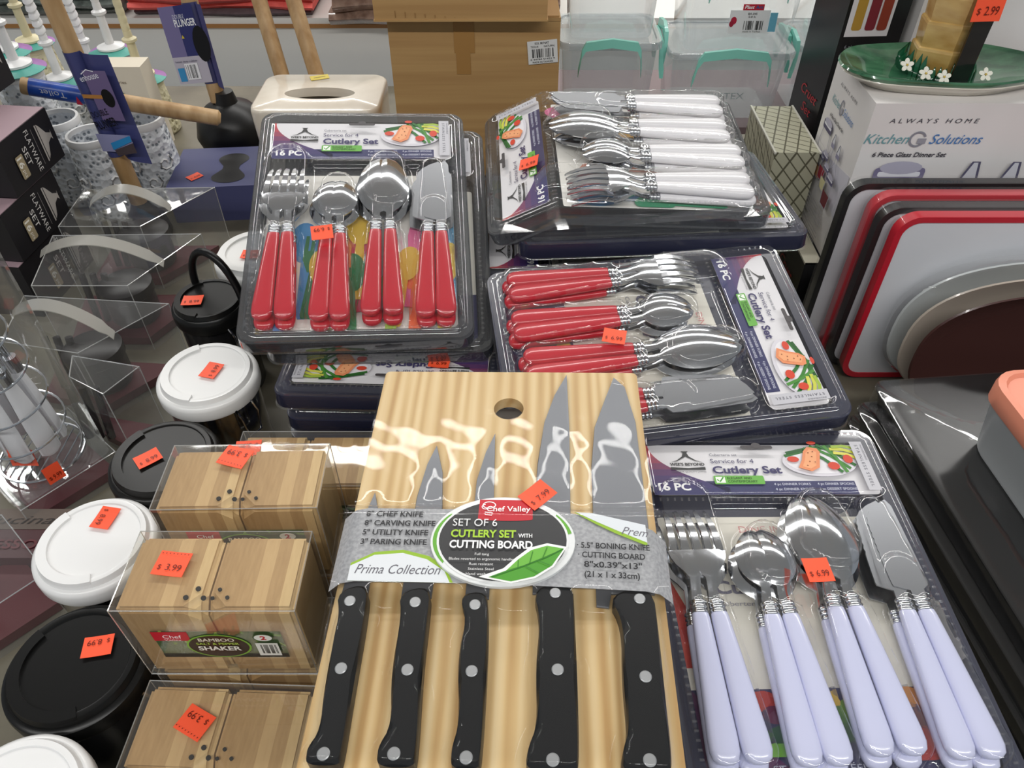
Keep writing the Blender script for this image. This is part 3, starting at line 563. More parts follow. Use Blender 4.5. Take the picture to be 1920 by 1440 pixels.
# ================================================================== bamboo shaker boxes
BAM = mat('bamboo', 'cfae7a', .5, nodes=bamboo); HOLE = mat('hole_dark', '1a1410', .8); SBW, SBD, SBH = .123, .063, .09
def shaker_mesh(sgn):
    """block with rounded edges, its inner front top corner cut away"""
    bm = bmesh.new(); bmesh.ops.create_cube(bm, size=1)
    for v in bm.verts: v.co = Vector((v.co.x*.0595, v.co.y*.0595, v.co.z*.086+.043))
    no = Vector((sgn*1, -1, 1.15)).normalized(); pt = Vector((sgn*.0297, -.0297, .0755))
    bmesh.ops.bisect_plane(bm, geom=bm.verts[:]+bm.edges[:]+bm.faces[:], plane_co=pt, plane_no=no, clear_outer=True)
    bmesh.ops.holes_fill(bm, edges=bm.edges[:]); bmesh.ops.bevel(bm, geom=bm.edges[:], offset=.0035, segments=3, affect='EDGES')
    me = bpy.data.meshes.new('shaker'); bm.to_mesh(me); bm.free(); me.materials.append(BAM)
    me.polygons.foreach_set('use_smooth', [True]*len(me.polygons)); me.set_sharp_from_angle(angle=.7); return me
SHK = {s: shaker_mesh(s) for s in (-1, 1)}
def shaker_box(label, loc, rz=0, stick=None, labelfront=True, group=None):
    t = thing('shaker_box', label, 'shaker set', loc, R3(0, 0, rz), group)
    for s in (1, -1):
        o = link('shaker', SHK[s], t, (-s*.0304, 0, .001)); no = Vector((s, -1, 1.15)).normalized()
        for k, (a, c) in enumerate(((-.0010, .0065), (-.0075, .001), (.0055, .000)) if s == 1 else ((.001, .006), (.0075, .001), (-.004, .000))):
            P_ = Vector((s*.0240+a, -.0215+c*1.2, .0872)); d = (P_-Vector((s*.0297, -.0297, .0755))).dot(no)
            if d > 0: P_ -= no*d; q = no.to_track_quat('Z', 'Y').to_matrix().to_4x4()
            else: q = Matrix()
            b = MB(); b.lathe([(.0017 if s == 1 else .0013, -.001), (.0017 if s == 1 else .0013, .00025)], HOLE, 12, X=Matrix.Translation(P_) @ q); b.build('pour_hole', HOLE, o)
    b = MB(); w2, d2 = SBW/2, SBD/2
    b.box(-w2, w2, -d2, d2, 0, SBH); b.build('clear_box', CLEARBOX2, t)
    b = MB(); e = .00035
    for x0, y0, x1, y1 in ((-w2, -d2, w2, -d2), (-w2, d2, w2, d2), (-w2, -d2, -w2, d2), (w2, -d2, w2, d2)):
        for z in (0, SBH): b.tube([(x0, y0, z), (x1, y1, z)], e*1.3, seg=4)
    for x in (-w2, w2):
        for y in (-d2, d2): b.tube([(x, y, 0), (x, y, SBH)], e*1.3, seg=4)
    b.build('box_creases', clear('crease_plastic', 'e8e6e0', base=.25, haze=.25, rough=.1), t)
    if labelfront:
        p = Print(Matrix.Translation((0, -d2+.0006, .044)) @ Matrix.Rotation(math.pi/2, 4, 'X'))
        p.rect(-.043, .046, -.018, .018, '3c5a22'); r2 = random.Random(3)
        for k in range(46): x = r2.uniform(-.042, .045); y = r2.uniform(-.014, .017); p.line([(x, y), (x+r2.uniform(-.006, .006), y+r2.uniform(-.006, .006))], r2.uniform(.0008, .0022), r2.choice(['8fb545', '6a9a34', '4b7a2a', 'a9c65a', '2f4f1e']), .0002+k*.000002)
        p.k = 4; p.rect(-.043, .046, -.018, -.0125, '2b2b26'); p.rect(-.043, -.018, .0060, .018, 'c42030'); p.text('Chef', -.036, .0095, .0044, 'ffffff', w=.013); p.text('Valley', -.036, .0068, .0016, 'ffffff', w=.012)
        p.poly(ell(.000, -.001, .0225, .0160, 30), '7fb23c'); p.poly(ell(.000, -.001, .0210, .0148, 30), '2a1a12'); p.text('BAMBOO', 0, .0060, .0042, 'e9e2cc', w=.025, bold=.02, al=.5); p.text('SALT & PEPPER', 0, .0015, .0030, 'a9c84a', w=.030, bold=.02, al=.5); p.text('SHAKER', 0, -.0060, .0056, 'f2efe4', w=.030, bold=.03, al=.5)
        p.poly(ell(.0335, .0120, .0072, .0052, 22), '2f4f1e'); p.poly(ell(.0335, .0120, .0062, .0043, 22), 'f0efe8'); p.text('2', .0335, .0095, .0050, 'c42030', w=.004, bold=.04, al=.5)
        p.rect(.0265, .0420, -.0125, .0050, 'ecebe4'); p.barcode(.028, .0405, -.0095, .0030, 18); p.text('distributed by CHEF VALLEY LLC', .024, -.0160, .0014, 'c9c9bd', w=.020)
        p.build('printed_label', t)
    if stick: sticker(t, XF((stick[0], stick[1], SBH+.0006), stick[2]), '3.99', .0225, .019, stick[3], True)
    return t
shaker_box('single clear box of bamboo shakers on the table at the near end of the row', (-.206, .222, 0), -2, (-.018, .002, -25, True), False)
b = MB(); 
shaker_box('lower clear box of bamboo shakers carrying the one with a full green label', (-.201, .292, 0), 0, None, False)
shaker_box('upper clear box of bamboo shakers showing its full green BAMBOO label', (-.205, .292, .0906), 0, (-.030, .004, -7, False))
shaker_box('lower clear box of bamboo shakers between the black canister and the knife board', (-.200, .375, 0), 0, None, False)
shaker_box('upper clear box of bamboo shakers beside the black lidded canister, label half hidden', (-.206, .375, .0906), 1, (-.010, .018, -18, True))
t = thing('flat_carton', 'flattened kraft carton under the shaker box next to the navy pack pile', 'carton', (-.182, .445, 0))
b = MB(); b.box(-.055, .055, -.028, .028, 0, .014); b.build('lower_fold', mat('kraft_fold', 'a8845a', .7), t); b = MB(); b.box(-.053, .056, -.027, .028, .0145, .0302); b.build('upper_fold', mat('kraft_fold'), t)
shaker_box('clear box of bamboo shakers on a flattened carton next to the navy pack pile', (-.184, .444, .0305), 0, (-.052, .010, 5, True))
# ================================================================== canisters
GLASSJ = clear('canister_side', 'c9cccf', base=.14, haze=.05, rough=.06)
def canister(label, loc, R_, lidc, h=.095, stick=None, rz=0, loop=False, body=None, cat='canister'):
    t = thing('canister', label, cat, loc, R3(0, 0, rz)); lm = mat('lid_'+lidc, lidc, .3, coat=.15 if lidc > '8' else 0, spec=.5 if lidc > '8' else .28)
    bm_ = body or mat('canister_steel', 'b5b3b0', .16, 1); rb = R_*.90
    b = MB(); b.lathe([(rb*.96, 0), (rb, .004), (rb, h-.022), (rb*.97, h-.018), (rb*.97, h-.006)], bm_, 48); b.build('body', bm_, t, .6)
    b = MB(); b.lathe([(R_*.98, h-.016), (R_, h-.013), (R_, h-.004), (R_*.985, h-.001), (R_*.93, h+.001), (R_*.90, h+.001), (R_*.875, h+.0045), (R_*.86, h+.0058), (R_*.80, h+.0060), (R_*.775, h+.0058), (R_*.76, h+.0046), (0.0005, h+.0046)], lm, 64, cap=(1, 1)); lid = b.build('lid', lm, t, .7)
    # crescent tab moulded on the lid with two notched ends
    b = MB(); n_ = 22; A0, A1 = math.radians(115), math.radians(265); rings = []
    for i in range(n_+1):
        a = A0+(A1-A0)*i/n_; rings.append([(r*math.cos(a), r*math.sin(a), z) for r, z in ((R_*.70, h+.0040), (R_*.70, h+.0072), (R_*.86, h+.0072), (R_*.88, h+.0040))])
    b.loft(rings); b.build('lid_tab', lm, lid, .5)
    if loop:
        b = MB(); b.tube([(R_*.92*math.cos(a)*.95+.0, .012, h+.002+.055*math.sin(a)) for a in np.linspace(0, math.pi, 22)], .0042, seg=10); o = b.build('carry_loop', BLACKP, t, 1, rot=None); o.location = (R_*.1, 0, 0); o.rotation_euler = (0, 0, -.5)
    for a in (20, 160):
        pass
    # wire clasp down the side
    b = MB(); a = math.radians(-35); rr_ = R_*.94; q = Vector((math.cos(a), math.sin(a), 0)); tg = Vector((-q.y, q.x, 0))
    b.tube([q*rr_+tg*.009+Vector((0, 0, h-.014)), q*(rr_+.008)+tg*.009+Vector((0, 0, h-.024)), q*(rr_+.007)+tg*.008+Vector((0, 0, h-.050)), q*(rr_+.007)-tg*.008+Vector((0, 0, h-.050)), q*(rr_+.008)-tg*.009+Vector((0, 0, h-.024)), q*rr_-tg*.009+Vector((0, 0, h-.014))], .0014, seg=6); b.build('wire_clasp', CHROME, t, 1)
    if stick: sticker(t, XF((stick[0], stick[1], h+.0066), stick[2]-rz), '8.99', .0215, .0165, stick[3])
    return t
canister('white-lidded canister behind the black loop-handled jar', (-.300, .757, 0), .050, 'e4e4e2', .12, ((-.004), -.008, 0, False))
canister('small black jar with a carry loop on its lid', (-.332, .668, 0), .040, '141414', .12, (-.014, -.006, 4, False), loop=True, body=mat('black_body', '1a1a1b', .25))
canister('white-lidded canister between the cutlery pile and the black canister', (-.303, .556, 0), .0495, 'e6e6e5', .115, (.006, .000, 75, False))
canister('black-lidded canister beside the upper bamboo shaker boxes', (-.316, .455, 0), .0495, '171615', .105, (-.012, .000, 40, False), rz=20)
canister('white-lidded canister between two black-lidded ones', (-.342, .362, 0), .0485, 'e8e8e8', .108, (.012, .018, -100, False), rz=25)
canister('black-lidded canister by the full-label bamboo box', (-.322, .264, 0), .0515, '121212', .095, (.018, .004, 10, True), rz=30, body=mat('black_body'))
canister('white-lidded canister at the table edge before the black-lidded one', (-.316, .163, 0), .0480, 'e8e8e8', .108, None, rz=40, body=mat('black_body'))
# ================================================================== behind: tissue box cover, navy box, cartons
t = thing('tissue_box_cover', 'cream glazed ceramic tissue box cover with an oval opening', 'tissue box', (-.285, 1.125, 0), R3(0, 0, 0))
CER = mat('cream_ceramic', 'dcd3c4', .18, coat=.5, nodes=noisecol('d2c7b6', 'e2dacd', (14, 14, 14), 4))
bm = bmesh.new(); H_ = .158; n = 40
def shell(rad, z, sc=1.0): return [bm.verts.new((x*sc, y*sc, z)) for x, y in rrect(-.094, .094, -.066, .066, rad, 9)]
rings = [shell(.02, 0, .93), shell(.02, .06, .955), shell(.02, .13, .99), shell(.022, H_-.006, 1.0), shell(.022, H_-.0015, .985), shell(.022, H_, .955)]
hl = [bm.verts.new((.052*math.cos(2*math.pi*k/n+math.pi/4*0), .020*math.sin(2*math.pi*k/n)-.006, H_+.0005)) for k in range(n)]
hi = [bm.verts.new((v.co.x*.95, (v.co.y+.006)*.92-.006, H_-.012)) for v in hl]
for a, c in zip(rings, rings[1:]):
    m_ = len(a)
    for i in range(m_): bm.faces.new((a[i], a[(i+1) % m_], c[(i+1) % m_], c[i]))
ed = [bm.edges.get((rings[-1][i], rings[-1][(i+1) % len(rings[-1])])) for i in range(len(rings[-1]))]+[bm.edges.new((hl[i], hl[(i+1) % n])) for i in range(n)]
bmesh.ops.triangle_fill(bm, use_beauty=True, edges=ed)
for i in range(n): bm.faces.new((hl[i], hl[(i+1) % n], hi[(i+1) % n], hi[i]))
bmesh.ops.recalc_face_normals(bm, faces=bm.faces); me = bpy.data.meshes.new('ceramic_body'); bm.to_mesh(me); bm.free(); me.materials.append(CER); me.polygons.foreach_set('use_smooth', [True]*len(me.polygons)); me.set_sharp_from_angle(angle=.8); link('ceramic_body', me, t)
b = MB(); b.lathe([(.05, .10), (.05, .1005)], mat('tissue_dark', '6b6258', .9), 24, sy=.5); b.build('inner_shade', mat('tissue_dark'), t)
b = MB(); b.prism(rrect(-.014, .014, -.008, .008, .001), 0, .0005, X=XF((-.010, .050, H_+.0008), 20)); o = b.build('yellow_sticker', mat('yellow_sticker', 'cdb94a', .5), t)
p = Print(XF((-.010, .050, H_+.0014), 20)); p.line([(-.009, -.001), (.009, .001)], .0012, '5a5230'); p.build('sticker_print', o)
# brown cartons
KRAFT = mat('kraft_card', 'b08a58', .75, nodes=noisecol('a98251', 'b8935f', (3, 3, 90), 3, .05)); TAPE = mat('packing_tape', 'a67c48', .25, coat=.4)
t = thing('carton', 'brown cardboard carton with a white barcode label behind the cutlery packs', 'carton', (-.049, 1.10, 0), R3(0, 0, 1))
b = MB(); b.box(-.108, .108, -.10, .10, 0, .304); b.build('body', KRAFT, t)
b = MB(); b.box(-.108, .108, -.101, -.098, .3005, .3045); b.box(-.106, .106, -.0995, -.005, .304, .3065); b.build('top_flap', KRAFT, t)
b = MB(); b.box(-.026, .000, -.1006, -.1001, .262, .300); b.box(-.024, -.006, -.1006, -.1001, .235, .262); b.build('tape', TAPE, t)
p = Print(XF((.086, -.1012, .262), rx=90) @ Matrix.Rotation(math.radians(5), 4, 'Z')); p.rect(-.0185, .0195, -.0135, .0155, 'dcdbd8'); p.text('SOL 88 NAT', 0, .0110, .0026, '333', w=.018, al=.5) if False else p.text('SOL 88 NAT', 0, .0110, .0026, '2c2c2c', w=.018, bold=.02, al=.5)
p.text('TISSUE', -.0145, .0070, .0024, '2c2c2c', w=.010); p.text('NATURAL', .0025, .0070, .0024, '2c2c2c', w=.014); p.barcode(-.013, .0145, -.0055, .0055, 34); p.text('0 44784 51422 9', 0, -.0085, .0020, '2c2c2c', w=.031, al=.5); p.text('MADE IN TAIWAN', 0, -.0122, .0023, '2c2c2c', w=.026, al=.5); p.build('shipping_label', t)
t = thing('carton', 'second brown carton standing on top of the barcode-labelled one', 'carton', (-.062, 1.08, .308), R3(0, 0, .5))
b = MB(); b.box(-.106, .104, -.10, .09, 0, .12); b.build('body', KRAFT, t); b = MB(); b.box(-.107, .105, -.1012, .0, -.0008, .0012); b.build('bottom_flap', KRAFT, t)
p = Print(XF((-.05, -.1008, .010), rx=90))
for k in range(8): p.line([(-.03+k*.012, -.006), (-.03+k*.012, .002-.0012*k)], .0006, '8a6236')
p.build('crush_marks', t)
# navy box with hourglass opening
t = thing('navy_box', 'navy cardboard box with a black hourglass-shaped opening and orange sticker', 'box', (-.452, 1.085, 0), R3(0, 0, 5))
b = MB(); b.box(-.066, .066, -.062, .062, 0, .058); b.build('body', mat('navy_card', '43466e', .55), t)
p = Print(Matrix.Translation((.02, -.004, .0584))); hg = [(0.028*s*1.0, 0) for s in ()]
L_ = [(math.cos(a)*(.023) , .026+math.sin(a)*.018) for a in np.linspace(-.5, math.pi+.5, 18)]; P_ = [(x, y) for x, y in L_]+[(-.0125, .004), (-.0125, -.006)]+[(math.cos(a)*.025, -.030+math.sin(a)*.018) for a in np.linspace(math.pi-.5, 2*math.pi+.5, 18)]+[(.0125, -.006), (.0125, .004)]
p.poly(P_, '0b0b0d'); p.build('hourglass_opening', t); sticker(t, XF((-.030, -.030, .0586), 45), '4.99', .021, .0165)
# ================================================================== clear storage boxes with mint clips
MINT = mat('mint_plastic', '92e0cf', .3, coat=.2)
def tub(label, x0, x1, y, z0, h, dep=.12, lidcol=FROST, mint=True, stickers=0, open_=False):
    xc = (x0+x1)/2; hw = (x1-x0)/2; t = thing('storage_box', label, 'storage box', (xc, y+dep/2, z0))
    b = MB(); rings = []
    for u, s in ((0, .84), (.04, .86), (.9, .93), (.92, .97), (1, .97)): rings.append([(px, py, h*u) for px, py in rrect(-hw*s, hw*s, -dep/2*s, dep/2*s, .014)])
    b.loft(rings, cap=(1, 0)); b.build('body', FROST, t, .6)
    b = MB(); rings = [[(px, py, h*u_) for px, py in rrect(-hw*s, hw*s, -dep/2*s, dep/2*s, .016)] for u_, s in ((.93, .99), (.93, 1.02), (1.0, 1.02), (1.02, 1.0), (1.02, .92), (1.0, .90))]
    b.loft(rings, cap=(0, 1)); b.build('lid', clear('frosted_lid_plastic', 'eef1f2', base=.12, haze=.28, rough=.12, hazecol='e6ecef'), t, .6)
    for sx, sy, a in ((0, -1, 0), (1, 0, 90), (-1, 0, -90)):
        if not mint: break
        X = Matrix.Translation((sx*hw*1.03, sy*dep/2*1.04, h*.99)) @ Matrix.Rotation(math.radians(a), 4, 'Z'); w_ = (hw if sy else dep/2)*.62; b = MB()
        pts = [(-w_, -.002, -.036), (-w_*.97, -.004, -.026), (-w_*.92, -.006, -.008), (-w_*.80, -.006, .002), (0, -.007, .007), (w_*.80, -.006, .002), (w_*.92, -.006, -.008), (w_*.97, -.004, -.026), (w_, -.002, -.036)]
        b.X = X; b.loft([[(p_[0], p_[1]-.003, p_[2]-.006), (p_[0], p_[1]+.002, p_[2]-.006), (p_[0], p_[1]+.002, p_[2]+.006), (p_[0], p_[1]-.003, p_[2]+.006)] for p_ in pts]); b.build('clip_handle', MINT, t, .6)
    return t
RIS = thing('display_riser', 'mauve shelf riser under the clear storage boxes', 'riser', (.3, 1.16, 0)); b = MB(); b.box(-.245, .26, -.09, .12, .118, .1285); b.build('shelf_board', mat('mauve', '7d6a6c', .5), RIS)
for x in (-.235, .0, .245): b = MB(); b.box(x-.008, x+.008, -.085, .115, 0, .118); b.build('support', mat('mauve'), RIS)
z0 = .129
tub('lower clear storage box beside the brown carton, mint clip in front', .066, .210, 1.095, z0, .108)
tub('upper clear storage box beside the brown carton', .072, .205, 1.10, z0+.112, .108)
s2 = tub('lower clear storage box of the labelled pair, embossed front', .222, .398, 1.09, z0, .096, .13)
p = Print(XF((0, -.058, .03), rx=82)); p.text('MIRTEX', 0, 0, .009, 'a9b2b4', w=.055, al=.5); p.build('embossed_mark', s2)
s3 = tub('upper clear storage box with a red and white maker label', .228, .396, 1.085, z0+.100, .110, .13)
p = Print(XF((.005, -.0635, .040), rx=86)); p.rect(-.024, .030, -.013, .016, 'e8eaea'); p.rect(-.008, .020, .0160, .0235, 'c2283a'); p.text('Plast', -.006, .0178, .0042, 'ffffff', w=.013, shear=.2, bold=.02); p.text('Art', .0085, .0178, .0042, '2a5a94', w=.010, bold=.02); p.poly(ell(-.018, .003, .004, .005, 12), 'b52440'); p.poly(ell(-.0205, -.001, .003, .004, 12), 'a01f38'); p.rect(.030, .040, -.011, .013, '6fb4cc'); p.text('BA-045', .006, .0105, .0026, '222222', w=.012, al=.5); p.text('0.8 lt.', .006, .0070, .0024, '222222', w=.010, al=.5); p.barcode(-.006, .022, -.0085, .003, 26); p.text('made in Turkey', .008, -.0115, .0020, '333333', w=.024, al=.5); p.build('maker_label', s3)
tub('lower clear storage box next to the black cruet box', .410, .520, 1.12, z0, .094, .11)
tub('upper clear storage box next to the black cruet box', .414, .515, 1.125, z0+.098, .100, .11)
# ================================================================== patterned tile box
t = thing('patterned_box', 'small olive and cream box with a crossed diamond tile pattern', 'box', (.339, .918, 0), R3(0, 0, 0))
def tilepat(nt, b):
    L = nt.links; v = objco(nt, (1, 1, 1), (.6, .5, .6)); w1 = nd(nt, 'ShaderNodeTexWave', Scale=28.); w2 = nd(nt, 'ShaderNodeTexWave', Scale=28., bands_direction='Y')
    for q in (w1, w2): L.new(v, q.inputs[0])
    mn = nd(nt, 'ShaderNodeMath', operation='MINIMUM'); L.new(w1.outputs[1], mn.inputs[0]); L.new(w2.outputs[1], mn.inputs[1])
    L.new(ramp(nt, mn.outputs[0], [(.02, '5d5a48'), (.06, 'b5b39c')]), b.inputs['Base Color'])
b = MB(); b.box(-.024, .030, -.064, .064, .02, .20); b.build('body', mat('tile_pattern', 'b5b39c', .45, nodes=tilepat), t)
b = MB(); b.box(-.0245, .0305, -.0645, .0645, .0, .02); b.build('base', mat('olive_card', '8a8a4a', .5), t)
b = MB()
for x in (-.024, .030): b.box(x-.0012, x+.0012, -.0652, .0652, .1985, .2008)
b.build('worn_edges', mat('worn_white', 'c9c7bb', .7), t)
# ================================================================== kitchen box, cruet boxes
KX, KY, KA = .3765, .773, 8.5
def boxbody(t, x0, x1, y0, y1, z0, z1, m, name='body'): b = MB(); b.box(x0, x1, y0, y1, z0, z1); return b.build(name, m, t)
def shaker_pic(p, x, y, s, lidc='8a86a0', fill=None, tall=1.0):
    if fill: p.poly([(x-.30*s, y), (x+.30*s, y), (x+.36*s, y+.55*s*tall), (x-.36*s, y+.55*s*tall)], fill)
    p.line([(x-.30*s, y), (x-.38*s, y+.6*s*tall), (x-.30*s, y+1.0*s*tall)], .035*s, 'a9a8b4'); p.line([(x+.30*s, y), (x+.38*s, y+.6*s*tall), (x+.30*s, y+1.0*s*tall)], .035*s, 'a9a8b4'); p.line([(x-.30*s, y), (x+.30*s, y)], .04*s, 'a9a8b4')
    p.poly(rrect(x-.36*s, x+.36*s, y+1.0*s*tall, y+1.26*s*tall, .06*s), lidc); p.poly(rrect(x-.30*s, x+.30*s, y+1.12*s*tall, y+1.20*s*tall, .03*s), 'e6e6ee'); p.poly(ell(x, y+1.26*s*tall, .30*s, .10*s, 16), 'b5b2c4')
def cruet_pic(p, x, y, s):
    p.line([(x-.32*s, y), (x-.30*s, y+.3*s), (x-.10*s, y+.6*s), (x-.10*s, y+.8*s)], .03*s, 'a5a4b0'); p.line([(x+.32*s, y), (x+.30*s, y+.3*s), (x+.10*s, y+.6*s), (x+.10*s, y+.8*s)], .03*s, 'a5a4b0')
    p.rect(x-.15*s, x+.15*s, y+.80*s, y+.94*s, '8d8aa4'); p.poly([(x-.12*s, y+.95*s), (x+.12*s, y+.95*s), (x+.06*s, y+1.25*s), (x-.02*s, y+1.25*s)], 'd2d2da'); p.line([(x-.12*s, y+.95*s), (x-.02*s, y+1.25*s), (x+.06*s, y+1.25*s), (x+.12*s, y+.95*s)], .03*s, '5b5870')
def kitchen_art(p, W, fx):
    sc = W/.26
    p.text('ALWAYS HOME', fx, .175, .0050*sc**.5, '4a4a52', w=.094*sc, shear=.2, sp=1.6); p.text('Kitchen', fx-.020*sc, .152, .0110*sc**.4, '6d9fa6', w=.048*sc, shear=.35); p.ring(fx+.0365*sc, .157, .009*sc, .009, .0022, '8a8a94', 20, 330); p.rect(fx+.037*sc, fx+.046*sc, .152, .158, '9a9aa4'); p.text('Solutions', fx+.050*sc, .152, .0110*sc**.4, '4479b8', w=.056*sc, shear=.35); p.text('6 Piece Glass Dinner Set', fx-.006*sc, .137, .0052*sc**.4, '46444c', w=.080*sc, shear=.2, bold=.02)
KW_ = mat('white_carton', 'e2dfdd', .4, nodes=noisecol('dedad8', 'e6e3e2', (8, 8, 8), 2))
t = thing('kitchen_set_box', 'white carton of a six piece glass dinner set under the green plate', 'boxed set', (KX, KY, .1005), R3(0, 0, KA-8.5))
boxbody(t, 0, .262, 0, .125, 0, .196, KW_)
p = Print(XF((0, -.0004, 0), rx=90)); p.poly([(.0, .0), (.262, .0), (.262, .11), (.13, .06), (.0, .03)], 'd3d0d8'); kitchen_art(p, .26, .020)
shaker_pic(p, .050, .026, .078, '7b7594'); cruet_pic(p, .128, .024, .086); cruet_pic(p, .172, .024, .086); shaker_pic(p, .23, .03, .07, '7b7594', 'b05a48'); p.build('front_print', t)
p = Print(Matrix.Translation((-.0004, .125, 0)) @ Matrix.Rotation(math.radians(90), 4, 'X') @ Matrix.Rotation(0, 4, 'Z') if False else Matrix(((0, 0, -1, -.0004), (-1, 0, 0, .125), (0, 1, 0, 0), (0, 0, 0, 1))))
p.poly([(.05, .07), (.122, .05), (.122, .11), (.06, .10)], 'cfcdd6'); kitchen_art(p, .152, .028); shaker_pic(p, .030, .080, .040, '4b4668', 'ece9e4'); cruet_pic(p, .060, .085, .036); cruet_pic(p, .082, .082, .036)
shaker_pic(p, .022, .068, .022, '6a6684', '9a6a5a'); shaker_pic(p, .043, .068, .024, '6a6684', 'c09068'); shaker_pic(p, .056, .072, .026, '5a5674', '9c1f38'); shaker_pic(p, .070, .066, .024, '6a6684', 'cfc79a'); shaker_pic(p, .090, .055, .030, '5a5674', '6e2a34')
for k in range(11): p.rect(.03+.002*k*0, .03+[.07, .075, .07, .076, .07, .03, .072, .074, .07, .072, .06][k], .048-.0042*k, .0492-.0042*k, 'a9a6ac' if k != 5 else '3a3a3f')
p.build('side_print', t)
CRB = mat('black_gloss_card', '141315', .3)
t = thing('cruet_set_box', 'black cruet set box with red lettering lying under the white dinner set carton', 'boxed set', (KX-.022, KY-.003, 0))
boxbody(t, 0, .27, 0, .16, 0, .0995, CRB); b = MB(); b.box(-.0006, .02, .0, .16, .0975, .1000); b.build('white_edge', mat('white_card', 'd5d0bc', .6), t)
p = Print(Matrix(((0, 0, -1, -.0012), (-1, 0, 0, .16), (0, 1, 0, 0), (0, 0, 0, 1)))); p.text('Cruet', .085, .055, .012, 'b3262e', w=.052, shear=.2); p.text('Set', .090, .034, .012, 'b3262e', w=.030, shear=.2); p.build('red_lettering', t)
t = thing('cruet_set_box', 'tall black cruet set box with a bottle picture behind the white dinner set carton', 'boxed set', (.386, .935, 0), R3(0, 0, 4))
boxbody(t, 0, .074, 0, .09, 0, .44, CRB); p = Print(XF((0, -.0006, 0), rx=90)); p.rect(.004, .056, .305, .43, 'd9d6d8')
for x, c in ((.016, 'b08a3a'), (.032, '7a2a34'), (.046, '8a3a2a')):
    p.poly(rrect(x-.006, x+.006, .312, .355, .003), c); p.line([(x-.006, .355), (x-.002, .38), (x-.002, .42)], .0012, 'a5a4b0'); p.line([(x+.006, .355), (x+.002, .38), (x+.002, .42)], .0012, 'a5a4b0')
p.text('6 piece glass', .008, .292, .004, '8a8a92', w=.03); p.build('front_print', t)
p = Print(Matrix(((0, 0, -1, -.0008), (-1, 0, 0, .09), (0, 1, 0, 0), (0, 0, 0, 1)))); p.text('Cruet', .026, .215, .012, 'b3262e', w=.052, shear=.2); p.text('Set', .040, .196, .012, 'b3262e', w=.030, shear=.2); p.build('red_lettering', t)
t = thing('glass_jar_box', 'white box with a purple glass jar picture behind the green plate', 'boxed set', (.468, .93, 0), R3(0, 0, -1))
boxbody(t, 0, .175, 0, .10, 0, .46, KW_); p = Print(XF((0, -.0006, 0), rx=90)); p.poly([(.022, .312), (.085, .312), (.070, .345), (.062, .352), (.060, .375), (.068, .383), (.034, .383), (.042, .375), (.040, .352), (.034, .345)], 'aaa8c4'); p.poly([(.030, .318), (.078, .318), (.066, .343), (.036, .343)], 'c6c5d8'); p.poly(ell(.055, .320, .010, .004, 14), '6e4f4c'); p.rect(.032, .070, .384, .392, 'b86a94'); p.rect(.040, .062, .352, .3535, '8583a8'); p.line([(.040, .340), (.036, .325)], .0015, '8583a8'); p.line([(.055, .345), (.055, .328)], .0012, '9b99b8'); p.build('front_print', t); sticker(t, XF((.150, -.001, .35), rx=90), '2.99', .024, .020)
t = thing('green_bottle', 'pale green plastic bottle beside the white glass jar box', 'bottle', (.690, .955, 0)); b = MB(); b.lathe([(.030, 0), (.034, .006), (.034, .34), (.028, .36)], None, 28); b.build('body', mat('pale_green', '9db59a', .35), t, .6); b = MB(); b.lathe([(.026, .36), (.027, .40), (.022, .41)], None, 24); b.build('cap', mat('bottle_cap', '4b4f58', .4), t, .6)
# ================================================================== green leaf plate with palm trunk
t = thing('palm_plate', 'green glazed leaf-shaped ceramic plate with a palm trunk and white flowers', 'plate', (.466, .836, .2970), R3(0, 0, -3))
GG = mat('green_glaze', '2f6e4a', .12, coat=.8, nodes=noisecol('235238', '4a7f5c', (30, 60, 30), 4)); WG = mat('cream_glaze', 'd8d2c4', .2, coat=.5)
outl = [(r*math.cos(a), r_*math.sin(a)) for a in [2*math.pi*k/48 for k in range(48)] for r, r_ in [(.118*(1+.05*math.cos(3*a+.6)), .060*(1+.07*math.sin(2*a+.4)+.04*math.cos(5*a)))]]
b = MB(); b.loft([[(x*s, y*s, z) for x, y in outl] for s, z in ((.72, .0), (.80, .002), (.97, .013), (1.0, .0165), (.985, .0185), (.93, .0165), (.75, .010), (.4, .0085), (.02, .008))], GG); b.build('leaf_dish', GG, t, .9)
b = MB(); b.loft([[(x*s, y*s, z) for x, y in outl] for s, z in ((.70, -.0005), (.79, .0004), (.965, .0112), (.955, .0124))], WG, cap=(1, 0)); b.build('underside', WG, t, .9)
TR = mat('tan_glaze', 'c2a05c', .25, coat=.5, nodes=noisecol('b08a48', 'd0b070', (25, 25, 60), 3)); b = MB(); rings = []
for k in range(7):
    z = .010+k*.026; r0 = .0335-.0006*k
    for dz, g in ((0, .99), (.003, 1.0), (.0225, 1.05), (.0250, 1.03)): rings.append([(r0*g*math.cos(math.pi/3*j+.35+.0*k), r0*g*math.sin(math.pi/3*j+.35), z+dz+.003*math.sin(math.pi/3*j*2)) for j in range(6)])
b.loft(rings); tr = b.build('palm_trunk', TR, t, 0, loc=(-.004, .004, 0))
b = MB(); b.loft([[(x, -.0375+.0006*z_*10, z_), (x+.020, -.0340, z_), (x+.020, -.0315, z_), (x, -.034, z_)] for x, z_ in ((.004, .0095), (.005, .06), (.008, .12), (.010, .17))]); b.build('black_ribbon', mat('black_glaze', '121114', .15, coat=.6), t, 0, loc=(-.010, .0, 0))
sticker(t, XF((.002, -.040, .088), 8, rx=85), '2.99', .030, .030)
